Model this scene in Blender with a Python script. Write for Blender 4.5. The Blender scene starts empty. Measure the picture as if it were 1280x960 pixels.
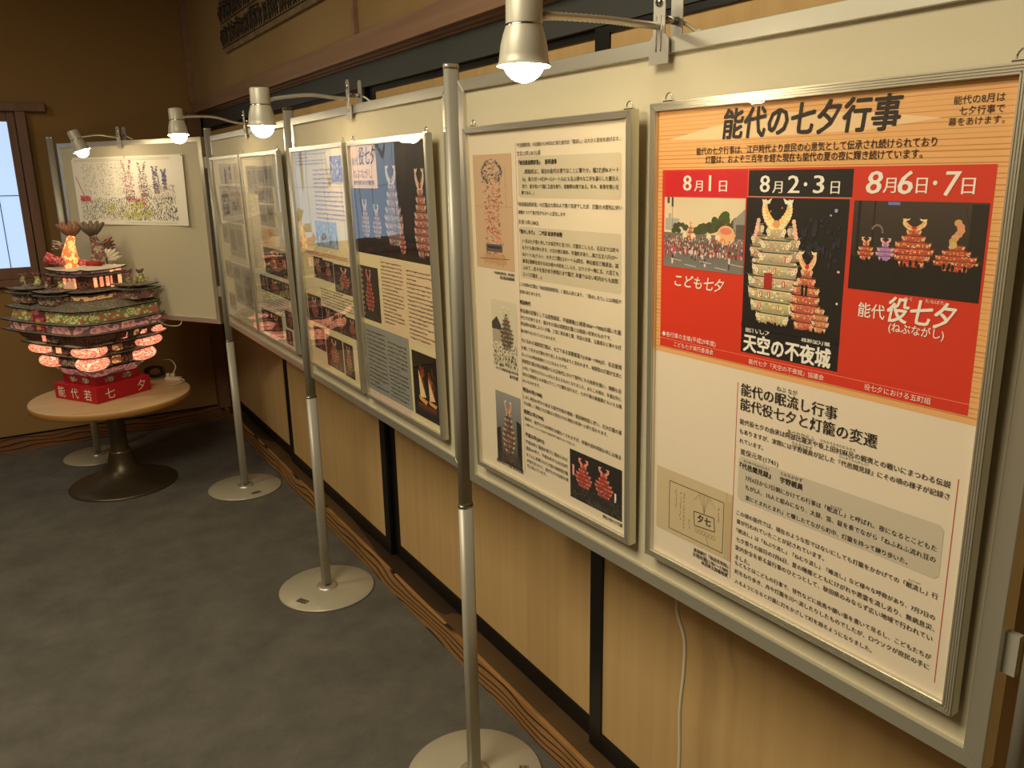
import bpy, bmesh, math, random
from mathutils import Vector, Matrix, Quaternion

# ------------------------------------------------------------------ camera, world, light, exposure
scene = bpy.context.scene
COL = scene.collection
cam_data = bpy.data.cameras.new('camera')
cam = bpy.data.objects.new('camera', cam_data)
COL.objects.link(cam)
cF = Vector((0.504611, 0.825713, -0.252122)); cR = Vector((0.850865, -0.525116, -0.016814)); cU = Vector((0.146277, 0.206037, 0.967549))
m = Matrix((cR, cU, -cF)).transposed().to_4x4()
m.translation = Vector((0.0, 0.0, 1.6))
cam.matrix_world = m
cam_data.sensor_fit = 'HORIZONTAL'
cam_data.sensor_width = 36.0
cam_data.lens = 1011.852 * 36.0 / 1280.0
cam_data.clip_start = 0.02
scene.camera = cam

world = bpy.data.worlds.new('world')
world.use_nodes = True
world.node_tree.nodes['Background'].inputs[0].default_value = (0.35, 0.45, 0.6, 1)
world.node_tree.nodes['Background'].inputs[1].default_value = 0.3
scene.world = world

def area_light(name, loc, size, power, color, rot=(0, 0, 0), spread=math.pi):
    l = bpy.data.lights.new(name, 'AREA')
    l.shape = 'RECTANGLE'; l.size, l.size_y = size
    l.energy = power; l.color = color; l.spread = spread
    o = bpy.data.objects.new(name, l); COL.objects.link(o)
    o.location = loc; o.rotation_euler = rot
    return o
# the room's own ceiling fittings, above and behind the frame
area_light('ceiling_light', (-0.9, 1.0, 2.93), (1.2, 1.2), 88, (1.0, 0.885, 0.64))
area_light('ceiling_light', (-1.6, 3.4, 2.93), (0.5, 0.5), 30, (1.0, 0.885, 0.64))
BULB = 100.0
scene.view_settings.view_transform = 'Standard'
scene.view_settings.look = 'None'
scene.view_settings.exposure = 0.0
scene.view_settings.gamma = 1.0
scene.view_settings.use_curve_mapping = False
scene.cycles.use_denoising = True
scene.cycles.transparent_max_bounces = 16
scene.cycles.sample_clamp_indirect = 6.0

# ------------------------------------------------------------------ helpers
def lin(c):
    return tuple(((v / 255) / 12.92 if v / 255 <= 0.04045 else (((v / 255) + 0.055) / 1.055) ** 2.4) for v in c)
def mat(name, color, rough=0.6, metal=0.0, emit=None, es=0.0, coat=0.0):
    mt = bpy.data.materials.new(name); mt.use_nodes = True
    b = mt.node_tree.nodes['Principled BSDF']
    b.inputs['Base Color'].default_value = (*lin(color), 1)
    b.inputs['Roughness'].default_value = rough
    b.inputs['Metallic'].default_value = metal
    b.inputs['Coat Weight'].default_value = coat
    if emit:
        b.inputs['Emission Color'].default_value = (*lin(emit), 1)
        b.inputs['Emission Strength'].default_value = es
    return mt
def nd(mt, kind, **kw):
    n = mt.node_tree.nodes.new(kind)
    for k, v in kw.items(): setattr(n, k, v)
    return n
def lk(mt, a, b): mt.node_tree.links.new(a, b)
def texco(mt, out='Object', scale=(1, 1, 1), rot=(0, 0, 0)):
    t = nd(mt, 'ShaderNodeTexCoord'); mp = nd(mt, 'ShaderNodeMapping')
    mp.inputs['Scale'].default_value = scale; mp.inputs['Rotation'].default_value = rot
    lk(mt, t.outputs[out], mp.inputs['Vector'])
    return mp.outputs['Vector']
def ramp(mt, fac, stops, interp='LINEAR'):
    r = nd(mt, 'ShaderNodeValToRGB'); r.color_ramp.interpolation = interp
    e = r.color_ramp.elements
    while len(e) < len(stops): e.new(0.5)
    for el, (p, c) in zip(e, stops):
        el.position = p; el.color = (*lin(c), 1)
    lk(mt, fac, r.inputs['Fac'])
    return r.outputs['Color']
def noise(mt, vec, scale, detail=3, rough=0.5, dist=0.0):
    n = nd(mt, 'ShaderNodeTexNoise')
    n.inputs['Scale'].default_value = scale; n.inputs['Detail'].default_value = detail
    n.inputs['Roughness'].default_value = rough; n.inputs['Distortion'].default_value = dist
    lk(mt, vec, n.inputs['Vector']); return n.outputs['Fac']
def bump(mt, height, strength=0.3, dist=0.002):
    b = nd(mt, 'ShaderNodeBump'); b.inputs['Strength'].default_value = strength; b.inputs['Distance'].default_value = dist
    lk(mt, height, b.inputs['Height']); lk(mt, b.outputs['Normal'], mt.node_tree.nodes['Principled BSDF'].inputs['Normal'])
def base(mt): return mt.node_tree.nodes['Principled BSDF'].inputs['Base Color']

class MB:
    """collects shapes, then links them as ONE mesh object"""
    def __init__(s): s.v = []; s.f = []; s.c = []; s.sm = []
    def add(s, vs, fs, col=None, smooth=False):
        o = len(s.v); s.v += [tuple(p) for p in vs]
        for f in fs:
            s.f.append(tuple(i + o for i in f)); s.c.append(col); s.sm.append(smooth)
    def box(s, x0, x1, y0, y1, z0, z1, col=None):
        vs = [(x, y, z) for z in (z0, z1) for y in (y0, y1) for x in (x0, x1)]
        s.add(vs, [(0, 2, 3, 1), (4, 5, 7, 6), (0, 1, 5, 4), (2, 6, 7, 3), (0, 4, 6, 2), (1, 3, 7, 5)], col)
    def quad(s, pts, z, col):
        s.add([(p[0], p[1], z) for p in pts], [(0, 1, 2, 3)], col)
    def prism(s, pts, z0, z1, col=None):
        n = len(pts)
        s.add([(x, y, z0) for x, y in pts] + [(x, y, z1) for x, y in pts],
              [tuple(range(n - 1, -1, -1)), tuple(range(n, 2 * n))] + [(i, (i + 1) % n, n + (i + 1) % n, n + i) for i in range(n)], col)
    def lathe(s, prof, seg=32, cx=0, cy=0, col=None, close=False, smooth=True):
        vs = []
        for r, z in prof:
            for k in range(seg):
                a = 2 * math.pi * k / seg; vs.append((cx + r * math.cos(a), cy + r * math.sin(a), z))
        fs = []
        for i in range(len(prof) - 1):
            for k in range(seg):
                fs.append((i * seg + k, i * seg + (k + 1) % seg, (i + 1) * seg + (k + 1) % seg, (i + 1) * seg + k))
        if close:
            fs.append(tuple(range(seg - 1, -1, -1))); fs.append(tuple(range((len(prof) - 1) * seg, len(prof) * seg)))
        s.add(vs, fs, col, smooth)
    def tube(s, pts, r, seg=10, col=None, rib=0.0):
        pts = [Vector(p) for p in pts]; vs = []; n = len(pts)
        t0 = (pts[1] - pts[0]).normalized(); up = Vector((0, 0, 1)) if abs(t0.z) < 0.9 else Vector((1, 0, 0))
        a = t0.cross(up).normalized()
        for i, p in enumerate(pts):
            t = (pts[min(i + 1, n - 1)] - pts[max(i - 1, 0)]).normalized()
            a = (a - t * a.dot(t)).normalized(); b = t.cross(a)
            rr = (r[i] if isinstance(r, (list, tuple)) else r) * (1 + rib * (i % 2))
            for k in range(seg):
                q = 2 * math.pi * k / seg; vs.append(p + a * rr * math.cos(q) + b * rr * math.sin(q))
        fs = [(i * seg + k, i * seg + (k + 1) % seg, (i + 1) * seg + (k + 1) % seg, (i + 1) * seg + k) for i in range(n - 1) for k in range(seg)]
        fs += [tuple(range(seg - 1, -1, -1)), tuple(range((n - 1) * seg, n * seg))]
        s.add(vs, fs, col, True)
    def ball(s, c, r, seg=20, rings=12, col=None):
        rx, ry, rz = r if isinstance(r, (list, tuple)) else (r, r, r)
        prof = [(math.sin(math.pi * i / rings), -math.cos(math.pi * i / rings)) for i in range(rings + 1)]
        vs = []
        for q, z in prof:
            for k in range(seg):
                a = 2 * math.pi * k / seg; vs.append((c[0] + rx * max(q, 1e-4) * math.cos(a), c[1] + ry * max(q, 1e-4) * math.sin(a), c[2] + rz * z))
        fs = [(i * seg + k, i * seg + (k + 1) % seg, (i + 1) * seg + (k + 1) % seg, (i + 1) * seg + k) for i in range(rings) for k in range(seg)]
        s.add(vs, fs, col, True)
    def xf(s, M):
        s.v = [tuple(M @ Vector(p)) for p in s.v]; return s
    def build(s, name, mt, parent=None, bevel=0.0, loc=None):
        me = bpy.data.meshes.new(name); me.from_pydata(s.v, [], s.f)
        if any(c is not None for c in s.c):
            ca = me.color_attributes.new('Col', 'FLOAT_COLOR', 'CORNER')
            buf = []
            for f, c in zip(s.f, s.c):
                c = c or (200, 200, 200)
                if isinstance(c[0], (tuple, list)):
                    for k in range(len(f)): buf += [*lin(c[k % len(c)]), 1.0]
                else: buf += [*lin(c), 1.0] * len(f)
            ca.data.foreach_set('color', buf)
        me.polygons.foreach_set('use_smooth', s.sm)
        me.materials.append(mt); me.update()
        o = bpy.data.objects.new(name, me); COL.objects.link(o)
        if parent: o.parent = parent
        if loc: o.location = loc
        if bevel:
            b = o.modifiers.new('bevel', 'BEVEL'); b.width = bevel; b.segments = 2; b.limit_method = 'ANGLE'
        return o
def spline(ctrl, n=10):
    P = [Vector(p) for p in ctrl]; P = [P[0] * 2 - P[1]] + P + [P[-1] * 2 - P[-2]]; out = []
    for i in range(1, len(P) - 2):
        for k in range(n):
            t = k / n; a, b, c, d = P[i - 1:i + 3]
            out.append(0.5 * ((2 * b) + (c - a) * t + (2 * a - 5 * b + 4 * c - d) * t * t + (3 * b - a - 3 * c + d) * t ** 3))
    out.append(P[-2]); return out
def tag(o, label=None, cat=None, group=None, kind=None):
    if label: o['label'] = label
    if cat: o['category'] = cat
    if group: o['group'] = group
    if kind: o['kind'] = kind
    return o
def empty(name, loc=(0, 0, 0), rz=0.0, M=None):
    o = bpy.data.objects.new(name, None); o.empty_display_size = 0.05; COL.objects.link(o)
    if M is not None: o.matrix_world = M
    else: o.location = loc; o.rotation_euler = (0, 0, rz)
    return o
def wallframe(p, t, z):
    """local x along the panel (as read), local y up, local z out to the room"""
    t = Vector((t[0], t[1], 0)).normalized(); n = Vector((t.y, -t.x, 0))
    M = Matrix((t, Vector((0, 0, 1)), n)).transposed().to_4x4(); M.translation = Vector((p[0], p[1], z)); return M

# ------------------------------------------------------------------ measured print layout (mm on each sheet)
TX={}
QD={}
TX['A']=[
 ('能代の七夕行事', 141.2, 38.5, 401.6, 'title'),
 ('能代の七夕行事は、江戸時代より庶民の心意気として伝承され続けられており', 91.7, 72.5, 447.1, 'min2'),
 ('灯籠は、およそ三百年を経た現在も能代の夏の夜に輝き続けています。', 109.5, 84.7, 432.0, 'min2'),
 ('能代の8月は', 461.1, 31.4, 513.6, 'got'),
 ('七夕行事で', 468.0, 42.5, 514.2, 'got'),
 ('幕をあけます。', 457.5, 53.3, 515.7, 'got'),
 ('8', 66.9, 116.8, 83.2, 'wbig'),
 ('月', 89.3, 121.0, 105.6, 'wmid'),
 ('1', 114.0, 117.0, 125.2, 'wbig'),
 ('日', 137.1, 121.2, 151.3, 'wmid'),
 ('8', 209.4, 117.9, 225.0, 'wbig'),
 ('月', 230.1, 122.1, 245.7, 'wmid'),
 ('2', 254.7, 118.2, 271.9, 'wbig'),
 ('●', 278.6, 118.2, 283.9, 'wdot'),
 ('3', 293.5, 118.3, 308.4, 'wbig'),
 ('日', 318.4, 122.2, 330.7, 'wmid'),
 ('8', 367.5, 116.0, 386.3, 'wbig3'),
 ('月', 388.5, 119.4, 404.1, 'wmid3'),
 ('6', 407.3, 116.2, 424.8, 'wbig3'),
 ('日', 428.6, 119.5, 441.1, 'wmid3'),
 ('●', 447.4, 116.5, 452.3, 'wdot'),
 ('7', 460.6, 117.4, 476.3, 'wbig3'),
 ('日', 479.8, 119.8, 493.6, 'wmid3'),
 ('こども七夕', 53.8, 262.6, 151.6, 'wbrush'),
 ('◆各行事の主催(平成29年度)', 27.1, 349.9, 140.3, 'wsm'),
 ('こども七夕実行委員会', 54.3, 363.5, 136.3, 'wsm'),
 ('能代七夕', 195.4, 316.9, 238.4, 'wbold'),
 ('城郭型灯籠', 289.2, 317.2, 333.0, 'wbold'),
 ('天空の不夜城', 193.0, 337.9, 334.9, 'wheavy'),
 ('能代七夕「天空の不夜城」協議会', 203.8, 364.0, 327.1, 'wsm'),
 ('役七夕における五町組', 385.8, 363.4, 470.9, 'wsm'),
 ('能代', 369.1, 268.1, 404.1, 'wbold'),
 ('役七夕', 407.4, 262.9, 487.7, 'wbrush2'),
 ('(ねぶながし)', 410.8, 283.8, 478.0, 'wbold'),
 ('やく', 426.7, 247.6, 436.7, 'wtiny'),
 ('たなばた', 452.4, 247.7, 474.5, 'wtiny'),
 ('能代の眠流し行事', 192.0, 408.1, 350.7, 'head'),
 ('能代役七夕と灯籠の変遷', 191.7, 430.3, 409.2, 'head'),
 ('ねぶ なが', 254.1, 393.5, 288.2, 'ruby'),
 ('能代役七夕の由来は阿部比羅夫や坂上田村麻呂の蝦夷との戦いにまつわる伝説', 192.2, 456.7, 504.3, 'min'),
 ('もありますが、実際には宇野親員が記した『代邑聞見録』にその頃の様子が記録さ', 192.0, 471.6, 504.9, 'min'),
 ('れています。', 192.8, 486.2, 235.9, 'min'),
 ('寛保元年(1741)', 195.2, 502.9, 263.4, 'got2'),
 ('『代邑聞見録』\u3000宇野親員', 195.5, 524.5, 306.3, 'gbold'),
 ('7月6日から7日朝にかけての行事は「眠流し」と呼ばれ、夜になるとこどもた', 206.9, 541.3, 497.1, 'min'),
 ('ちが5人、10人と組みになり、太鼓、笛、鉦を奏でながら「ねふねふ流れ豆の', 207.8, 555.8, 497.1, 'min'),
 ('葉にとまれとまれ」と囃したてながら町中、灯籠を持って練り歩いた。', 208.8, 572.3, 463.3, 'min'),
 ('この頃の能代では、現在のような形ではないにしても灯籠をかかげての「眠流し」行', 193.0, 601.5, 504.9, 'min'),
 ('事が行われていたことが記されています。', 193.7, 615.5, 347.1, 'min'),
 ('「眠流し」は「ねぶり流し」「ねむり流し」「睡流し」など様々な呼称があり、7月7日の', 194.7, 630.3, 504.2, 'min'),
 ('七夕祭りの前日の7月6日、夏の睡魔とともにけがれや悪霊を流し去り、無病息災、', 194.4, 645.1, 505.2, 'min'),
 ('家内安全を祈る盆行事のひとつとして、秋田県のみならず広い地域で行われてい', 193.6, 659.2, 504.0, 'min'),
 ('ました。', 194.5, 674.9, 222.3, 'min'),
 ('もともとはこどもの行事で、笹竹などに絵馬や願い事を書いて吊るし、こどもたちが', 194.0, 684.8, 505.1, 'min'),
 ('町をねり歩き、舟や灯籠を川へ流したりしたものでしたが、ロウソクが庶民の手に', 194.8, 699.2, 504.4, 'min'),
 ('入るようになると灯籠に灯をかざして町を廻るようになりました。', 195.0, 715.7, 427.9, 'min'),
 ('高張提灯『秋田名物帖』', 108.2, 697.5, 181.6, 'cap'),
 ('天明年間(1781〜1789)', 106.2, 706.0, 181.4, 'cap'),
 ('秋田県立図書館蔵', 125.7, 713.7, 180.9, 'cap'),
 ('夕七', 114.9, 639.2, 142.6, 'sign'),
 ('あべのひらふ', 275.8, 450.5, 319.7, 'ruby'),
 ('さかのうえのたむらまろ', 328.9, 449.4, 380.5, 'ruby'),
 ('うのちかかず', 284.3, 465.0, 316.8, 'ruby'),
 ('だいゆうもんけんろく', 358.4, 463.5, 401.4, 'ruby'),
 ('だいゆうもんけんろく', 202.5, 515.8, 249.3, 'ruby'),
 ('うのちかかず', 268.4, 515.0, 305.1, 'ruby'),
 ('ねぶりなが', 351.3, 535.6, 368.8, 'ruby'),
 ('ねぶりなが', 466.7, 594.4, 482.3, 'ruby'),
]
QD['A']={'redTL': (27.0, 97.1, 514.4, 98.7), 'redB': (513.9, 369.2, 22.3, 371.3), 'label1': (29.0, 99.7, 187.2, 100.4, 189.4, 134.1, 30.2, 136.6), 'label2': (189.2, 99.7, 347.5, 101.2, 348.7, 133.6, 190.4, 134.8), 'photo1': (28.3, 138.4, 186.5, 136.8, 185.3, 242.2, 28.4, 242.7), 'photo2t': (190.5, 136.0, 348.0, 134.6), 'photo2b': (345.0, 352.5, 187.3, 351.8), 'photo3t': (353.0, 137.3, 510.7, 137.0), 'photo3b': (511.6, 242.7, 351.3, 244.4), 'rule': (21.9, 358.3, 509.1, 356.6), 'woodbottom': (8.7, 380.9, 526.1, 377.4), 'glare': (36.9, 54.1, 247.7, 28.5, 450.6, 48.2, 249.8, 55.2), 'boxA': (192.9, 511.1, 502.8, 508.7, 503.7, 579.7, 194.4, 581.3), 'lineL': (184.1, 399.4), 'lineLb': (186.4, 716.1), 'lineR': (512.3, 447.5, 512.6, 715.8), 'pic': (20.3, 577.0, 183.6, 577.7), 'picb': (184.1, 687.6, 20.4, 689.5), 'inner': (50.1, 595.1, 167.8, 596.6, 168.6, 680.4, 50.9, 680.7), 'sign': (106.2, 632.5, 147.9, 627.0, 150.4, 649.8, 108.6, 655.9), 'mainfloat': (191.7, 137.1, 292.8, 300.0), 'smallfloat': (269.6, 207.6, 329.0, 297.4), 'floatp3a': (407.6, 157.5, 455.5, 209.5), 'floatp3b': (453.5, 157.6, 507.7, 211.3), 'floatp3c': (361.9, 181.4, 383.2, 207.0), 'floatp3d': (386.0, 180.2, 410.1, 205.0)}
TX['B']=[
 ('『代邑聞見録』の記録から74年ほど経た能代の「眠流し」は大きく変化を遂げます。', 190.5, 42.4, 487.7, 'min'),
 ('文化12年(1815)頃', 189.9, 57.8, 267.3, 'got2'),
 ('『秋田風俗問状答』\u3000那珂通博', 195.3, 74.5, 316.5, 'gbold'),
 ('‥細道(町)に、城北の能代の港ではことに華やか。幅2丈(約6メート', 210.6, 90.8, 485.0, 'min'),
 ('ル)、高さ3丈〜4丈(9〜12メートル)にも及ぶ様々な工夫を凝らした屋台人', 206.2, 104.7, 484.7, 'min'),
 ('形で、笛を吹いて鐘に五音を取り、鼓動祭の様である。年々、新奇を競い壮', 205.7, 118.1, 485.0, 'min'),
 ('観である。」', 202.5, 129.9, 244.2, 'min'),
 ('『秋田風俗問状答』の灯籠は大勢の人で担ぐ形状でしたが、灯籠の大型化に伴い', 188.5, 151.4, 492.9, 'min'),
 ('車輪をつけて曳き回すものへと変化します', 189.1, 166.6, 339.9, 'min'),
 ('天保13年(1842)', 188.5, 185.3, 256.2, 'got2'),
 ('『昔のしをり』\u3000二代目 松浪亭翁種', 191.9, 203.3, 329.1, 'gbold'),
 ('(一名は七夕祭と申して大坂万作と名づけ、灯籠をこしらえ、五日までは町々', 200.2, 221.1, 484.1, 'min'),
 ('を子ども等が持ち歩き、六日の夜は毎年、年番町があり‥‥高さ五丈八尺(17〜', 199.8, 233.9, 482.9, 'min'),
 ('18メートル)ぐらい、大きさ三間(5.5メートル)四方、神功皇后三韓退治、加', 199.3, 246.8, 484.0, 'min'),
 ('藤清正朝鮮征伐そのほか様々の形をこしらえ、ロウソク一晩に五、六百丁も', 199.7, 259.9, 484.3, 'min'),
 ('入れて‥‥町々を曳き歩き夜明けまで騒ぎ‥年番ではない町内からも加勢', 200.1, 272.9, 483.7, 'min'),
 ('という灯籠を‥‥)', 200.1, 285.9, 262.3, 'min'),
 ('この当時の灯籠は『秋田風俗問状答』に屋台人形とあり、『奥のしをり』には神話や', 185.7, 306.9, 491.8, 'min'),
 ('武者の姿とあります。', 186.4, 321.8, 258.8, 'min'),
 ('明治時代', 185.7, 343.1, 222.7, 'gbold'),
 ('明治期の記録としては能勢画家、平福穂庵(土崎港1836〜1900)の描いた能', 186.3, 360.1, 491.4, 'min'),
 ('代七夕があります。描かれた図は城郭型灯籠とは程遠い形状のものです。', 186.7, 373.7, 465.6, 'min'),
 ('明治期の記録によると大亀、三宝に恵比寿と鯛、安芸の宮島、五重塔など様々な灯', 187.1, 386.4, 491.4, 'min'),
 ('籠が繰り出されていたとあります。', 185.7, 401.5, 305.0, 'min'),
 ('今に伝わる城郭型灯籠は、大工である宮腰屋嘉六(1838〜1904)が、名古屋城', 187.1, 420.8, 492.7, 'min'),
 ('を模して巨大な灯籠を作り出したのが始まりと言われます。城郭型の灯籠が主流と', 186.6, 436.2, 492.4, 'min'),
 ('なったのは明治後期のこととなるようです。', 187.4, 450.2, 339.6, 'min'),
 ('城郭型灯籠は明治後期から大正時代にかけて製作にその技術を競い、規模も巨', 186.9, 464.1, 492.1, 'min'),
 ('大化して能代七夕のシンボルと言えるものとなりました。またこの頃は、年番以外に', 188.1, 478.2, 492.3, 'min'),
 ('地元の事業家らも年番七夕として灯籠を出すなど、七夕行事は最盛期ともいえる賑', 187.6, 491.6, 493.2, 'min'),
 ('わいをみせます。', 187.2, 505.3, 247.9, 'min'),
 ('明治41年(1908)', 187.8, 524.2, 254.3, 'gbold'),
 ('しかし明治41年から始まる能代市街の電線・電話線架設に伴い、巨大灯籠の運', 188.1, 539.7, 492.9, 'min'),
 ('行は難しく規制され灯籠は小型化された現在の形状へと移り変わります。', 189.0, 553.1, 454.8, 'min'),
 ('昭和21年(1946)', 189.2, 571.4, 257.3, 'gbold'),
 ('戦時中、能代七夕は中断を余儀なくされますが、終戦の翌年昭和21年には復活', 190.0, 586.5, 492.0, 'min'),
 ('し途絶えることなく今日まで伝統が守り続けられてきました。', 190.4, 598.7, 360.7, 'min'),
 ('平成25年(2013)', 191.0, 620.8, 257.5, 'gbold'),
 ('平成20年に電線が地下に埋められた', 191.4, 636.5, 335.6, 'min'),
 ('国道101号で、平成25年からは5丈8尺', 192.2, 650.8, 335.5, 'min'),
 ('をさらに再現された大型の城郭型灯籠', 193.1, 665.2, 335.4, 'min'),
 ('が曳き出されて、能代七夕の伝統を現', 193.5, 678.3, 336.0, 'min'),
 ('代に結んでいます。', 194.0, 689.5, 263.0, 'min'),
 ('現在の役七夕灯籠', 440.7, 716.4, 495.6, 'cap'),
 ('『秋田風俗問状答』 那珂通博', 93.3, 292.3, 168.7, 'cap'),
 ('国立国会図書館蔵', 115.5, 300.6, 168.3, 'cap'),
 ('かつての城郭型灯籠 年代不明', 85.6, 497.1, 170.6, 'cap'),
 ('能代市蔵', 139.0, 507.0, 170.3, 'cap'),
 ('城郭型の灯籠 昭和初期', 74.4, 710.5, 178.4, 'cap'),
]
QD['B']={'box1': (191.7, 63.2, 491.0, 64.0, 491.2, 139.3, 191.8, 138.9), 'box2': (191.0, 194.2, 490.9, 194.0), 'box2b': (490.1, 294.8, 187.4, 294.3), 'photo': (341.0, 609.7, 493.4, 610.2, 495.5, 709.9, 344.5, 708.9), 'pic1': (23.8, 55.2, 173.8, 56.9, 168.9, 285.5, 30.2, 284.9), 'pic2': (76.3, 348.3, 172.2, 349.2, 170.0, 492.0, 75.3, 492.4), 'pic3': (78.4, 549.3, 172.8, 547.5, 178.4, 711.1, 79.1, 705.9), 'lineL': (184.7, 37.7), 'lineLb': (185.8, 712.0), 'lineR': (501.4, 38.4), 'lineRb': (504.0, 711.2)}
TX['C']=[
 ('能代', 21.0, 54.5, 65.5, 'got'),
 ('役七夕', 73.3, 42.1, 190.5, 'dbrush'),
 ('ねぶながし', 23.4, 88.8, 159.0, 'got'),
 ('能代の夏を彩る灯籠行事', 24.7, 112.2, 170.8, 'gbold'),
]
QD['C']={'photo': (6.2, 0.3, 505.8, 11.5, 492.0, 306.0, 14.4, 302.6), 'title': (7.7, 4.4, 202.1, 10.2, 186.4, 125.6, 10.1, 126.2), 'pic1': (15.0, 342.6, 146.8, 343.4, 144.0, 500.0, 16.4, 495.5), 'box': (24.0, 520.4, 315.3, 517.7, 322.3, 712.4, 11.2, 714.1), 'fire': (333.7, 537.2, 497.8, 538.6, 496.4, 713.3, 340.6, 716.4), 'f1': (223.8, 76.4, 333.3, 258.2), 'f2': (407.9, 83.6, 490.9, 278.9), 'f3': (56.5, 159.2, 112.9, 252.9), 'f4': (144.3, 170.3, 194.8, 249.2), 'f5': (311.2, 213.3, 344.3, 280.5), 'colL': (163.2, 313.0, 314.9, 320.1, 315.3, 490.6, 162.0, 501.4), 'colR': (333.1, 321.2, 498.2, 322.6, 496.2, 503.7, 329.5, 522.3)}
TX['D']=[
]
QD['D']={'p1': (389.1, 35.4, 484.6, 37.8, 477.9, 110.6, 366.8, 108.6), 'p2': (180.5, 235.6, 377.6, 230.9, 362.1, 303.0, 175.5, 312.8), 'band': (35.7, 332.1, 472.4, 332.6), 'txt': (228.7, 64.7, 495.0, 73.1, 471.0, 220.8, 196.3, 226.8), 'p3': (121.1, 349.8, 215.5, 354.2, 207.3, 420.0, 126.1, 420.8), 'p4': (219.6, 354.9, 313.2, 356.7, 308.4, 422.2, 214.6, 419.5), 'p5': (326.5, 358.2, 489.8, 360.0, 492.0, 446.3, 317.4, 444.2), 'p6': (33.4, 485.1, 159.0, 501.1, 152.0, 580.7, 17.2, 579.9), 'p7': (171.2, 511.9, 279.0, 511.5, 273.4, 582.0, 162.1, 582.0), 'p8': (288.5, 513.0, 387.5, 515.2, 381.0, 579.5, 277.7, 581.5), 'p9': (387.1, 517.5, 494.1, 520.5, 491.6, 580.7, 387.9, 578.8), 'p10': (53.0, 593.5, 166.3, 596.0, 159.0, 672.0, 55.5, 665.1), 'p11': (178.6, 606.7, 332.2, 605.8, 333.1, 713.6, 173.3, 706.8), 'p12': (341.6, 607.0, 426.0, 606.3, 426.8, 716.5, 347.3, 711.6)}
TX['E']=[
]
QD['E']={'g1': (84.0, 48.2, 214.8, 51.8, 181.6, 156.1, 58.5, 153.6), 'g2': (232.7, 52.3, 444.2, 55.8, 428.9, 126.1, 209.2, 126.8), 'g3': (217.5, 129.3, 413.9, 132.9, 406.2, 188.4, 199.1, 187.9), 'g4': (215.0, 195.1, 403.5, 197.7, 381.2, 275.4, 198.7, 276.7), 'o1': (205.6, 283.9, 369.4, 287.7, 348.5, 360.2, 189.9, 364.2), 'd1': (204.6, 371.7, 513.7, 360.2, 521.6, 454.1, 193.4, 463.9), 'd2': (101.3, 481.1, 188.2, 480.8, 182.0, 540.8, 90.8, 542.8), 'd3': (204.9, 481.8, 404.9, 479.9, 412.3, 535.1, 195.2, 541.8), 'd4': (426.1, 484.7, 521.9, 480.0, 512.3, 544.0, 415.7, 539.2), 'd5': (64.5, 626.7, 195.6, 625.1, 177.6, 714.3, 52.5, 722.8), 'd6': (202.9, 629.0, 349.5, 624.3, 326.7, 706.2, 184.9, 718.1), 'd7': (419.2, 592.7, 522.0, 588.7, 520.3, 650.4, 405.2, 655.6), 'd8': (398.8, 667.9, 473.3, 666.1, 466.2, 721.0, 391.3, 724.0)}
TX['F']=[
]
QD['F']={'g1': (151.6, 31.1, 295.0, 32.6, 283.8, 116.0, 150.4, 118.2), 'g2': (306.6, 32.9, 495.5, 33.5, 475.6, 114.3, 295.5, 116.1), 'g3': (195.9, 126.5, 493.4, 152.7, 476.3, 256.9, 103.4, 283.9), 'g4': (83.0, 301.7, 184.2, 298.4, 160.6, 384.7, 73.3, 383.3), 'g5': (196.6, 298.0, 464.5, 289.0, 444.6, 402.8, 187.9, 437.9), 'g6': (53.9, 470.5, 171.7, 469.7, 152.1, 546.3, 37.8, 547.9), 'g7': (182.4, 471.6, 503.0, 472.4, 501.4, 552.0, 171.9, 554.5), 'g8': (182.6, 556.4, 514.9, 553.3, 511.9, 649.9, 178.2, 654.0), 'g9': (49.0, 624.8, 168.1, 621.5, 159.7, 701.2, 38.0, 697.9)}
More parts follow.
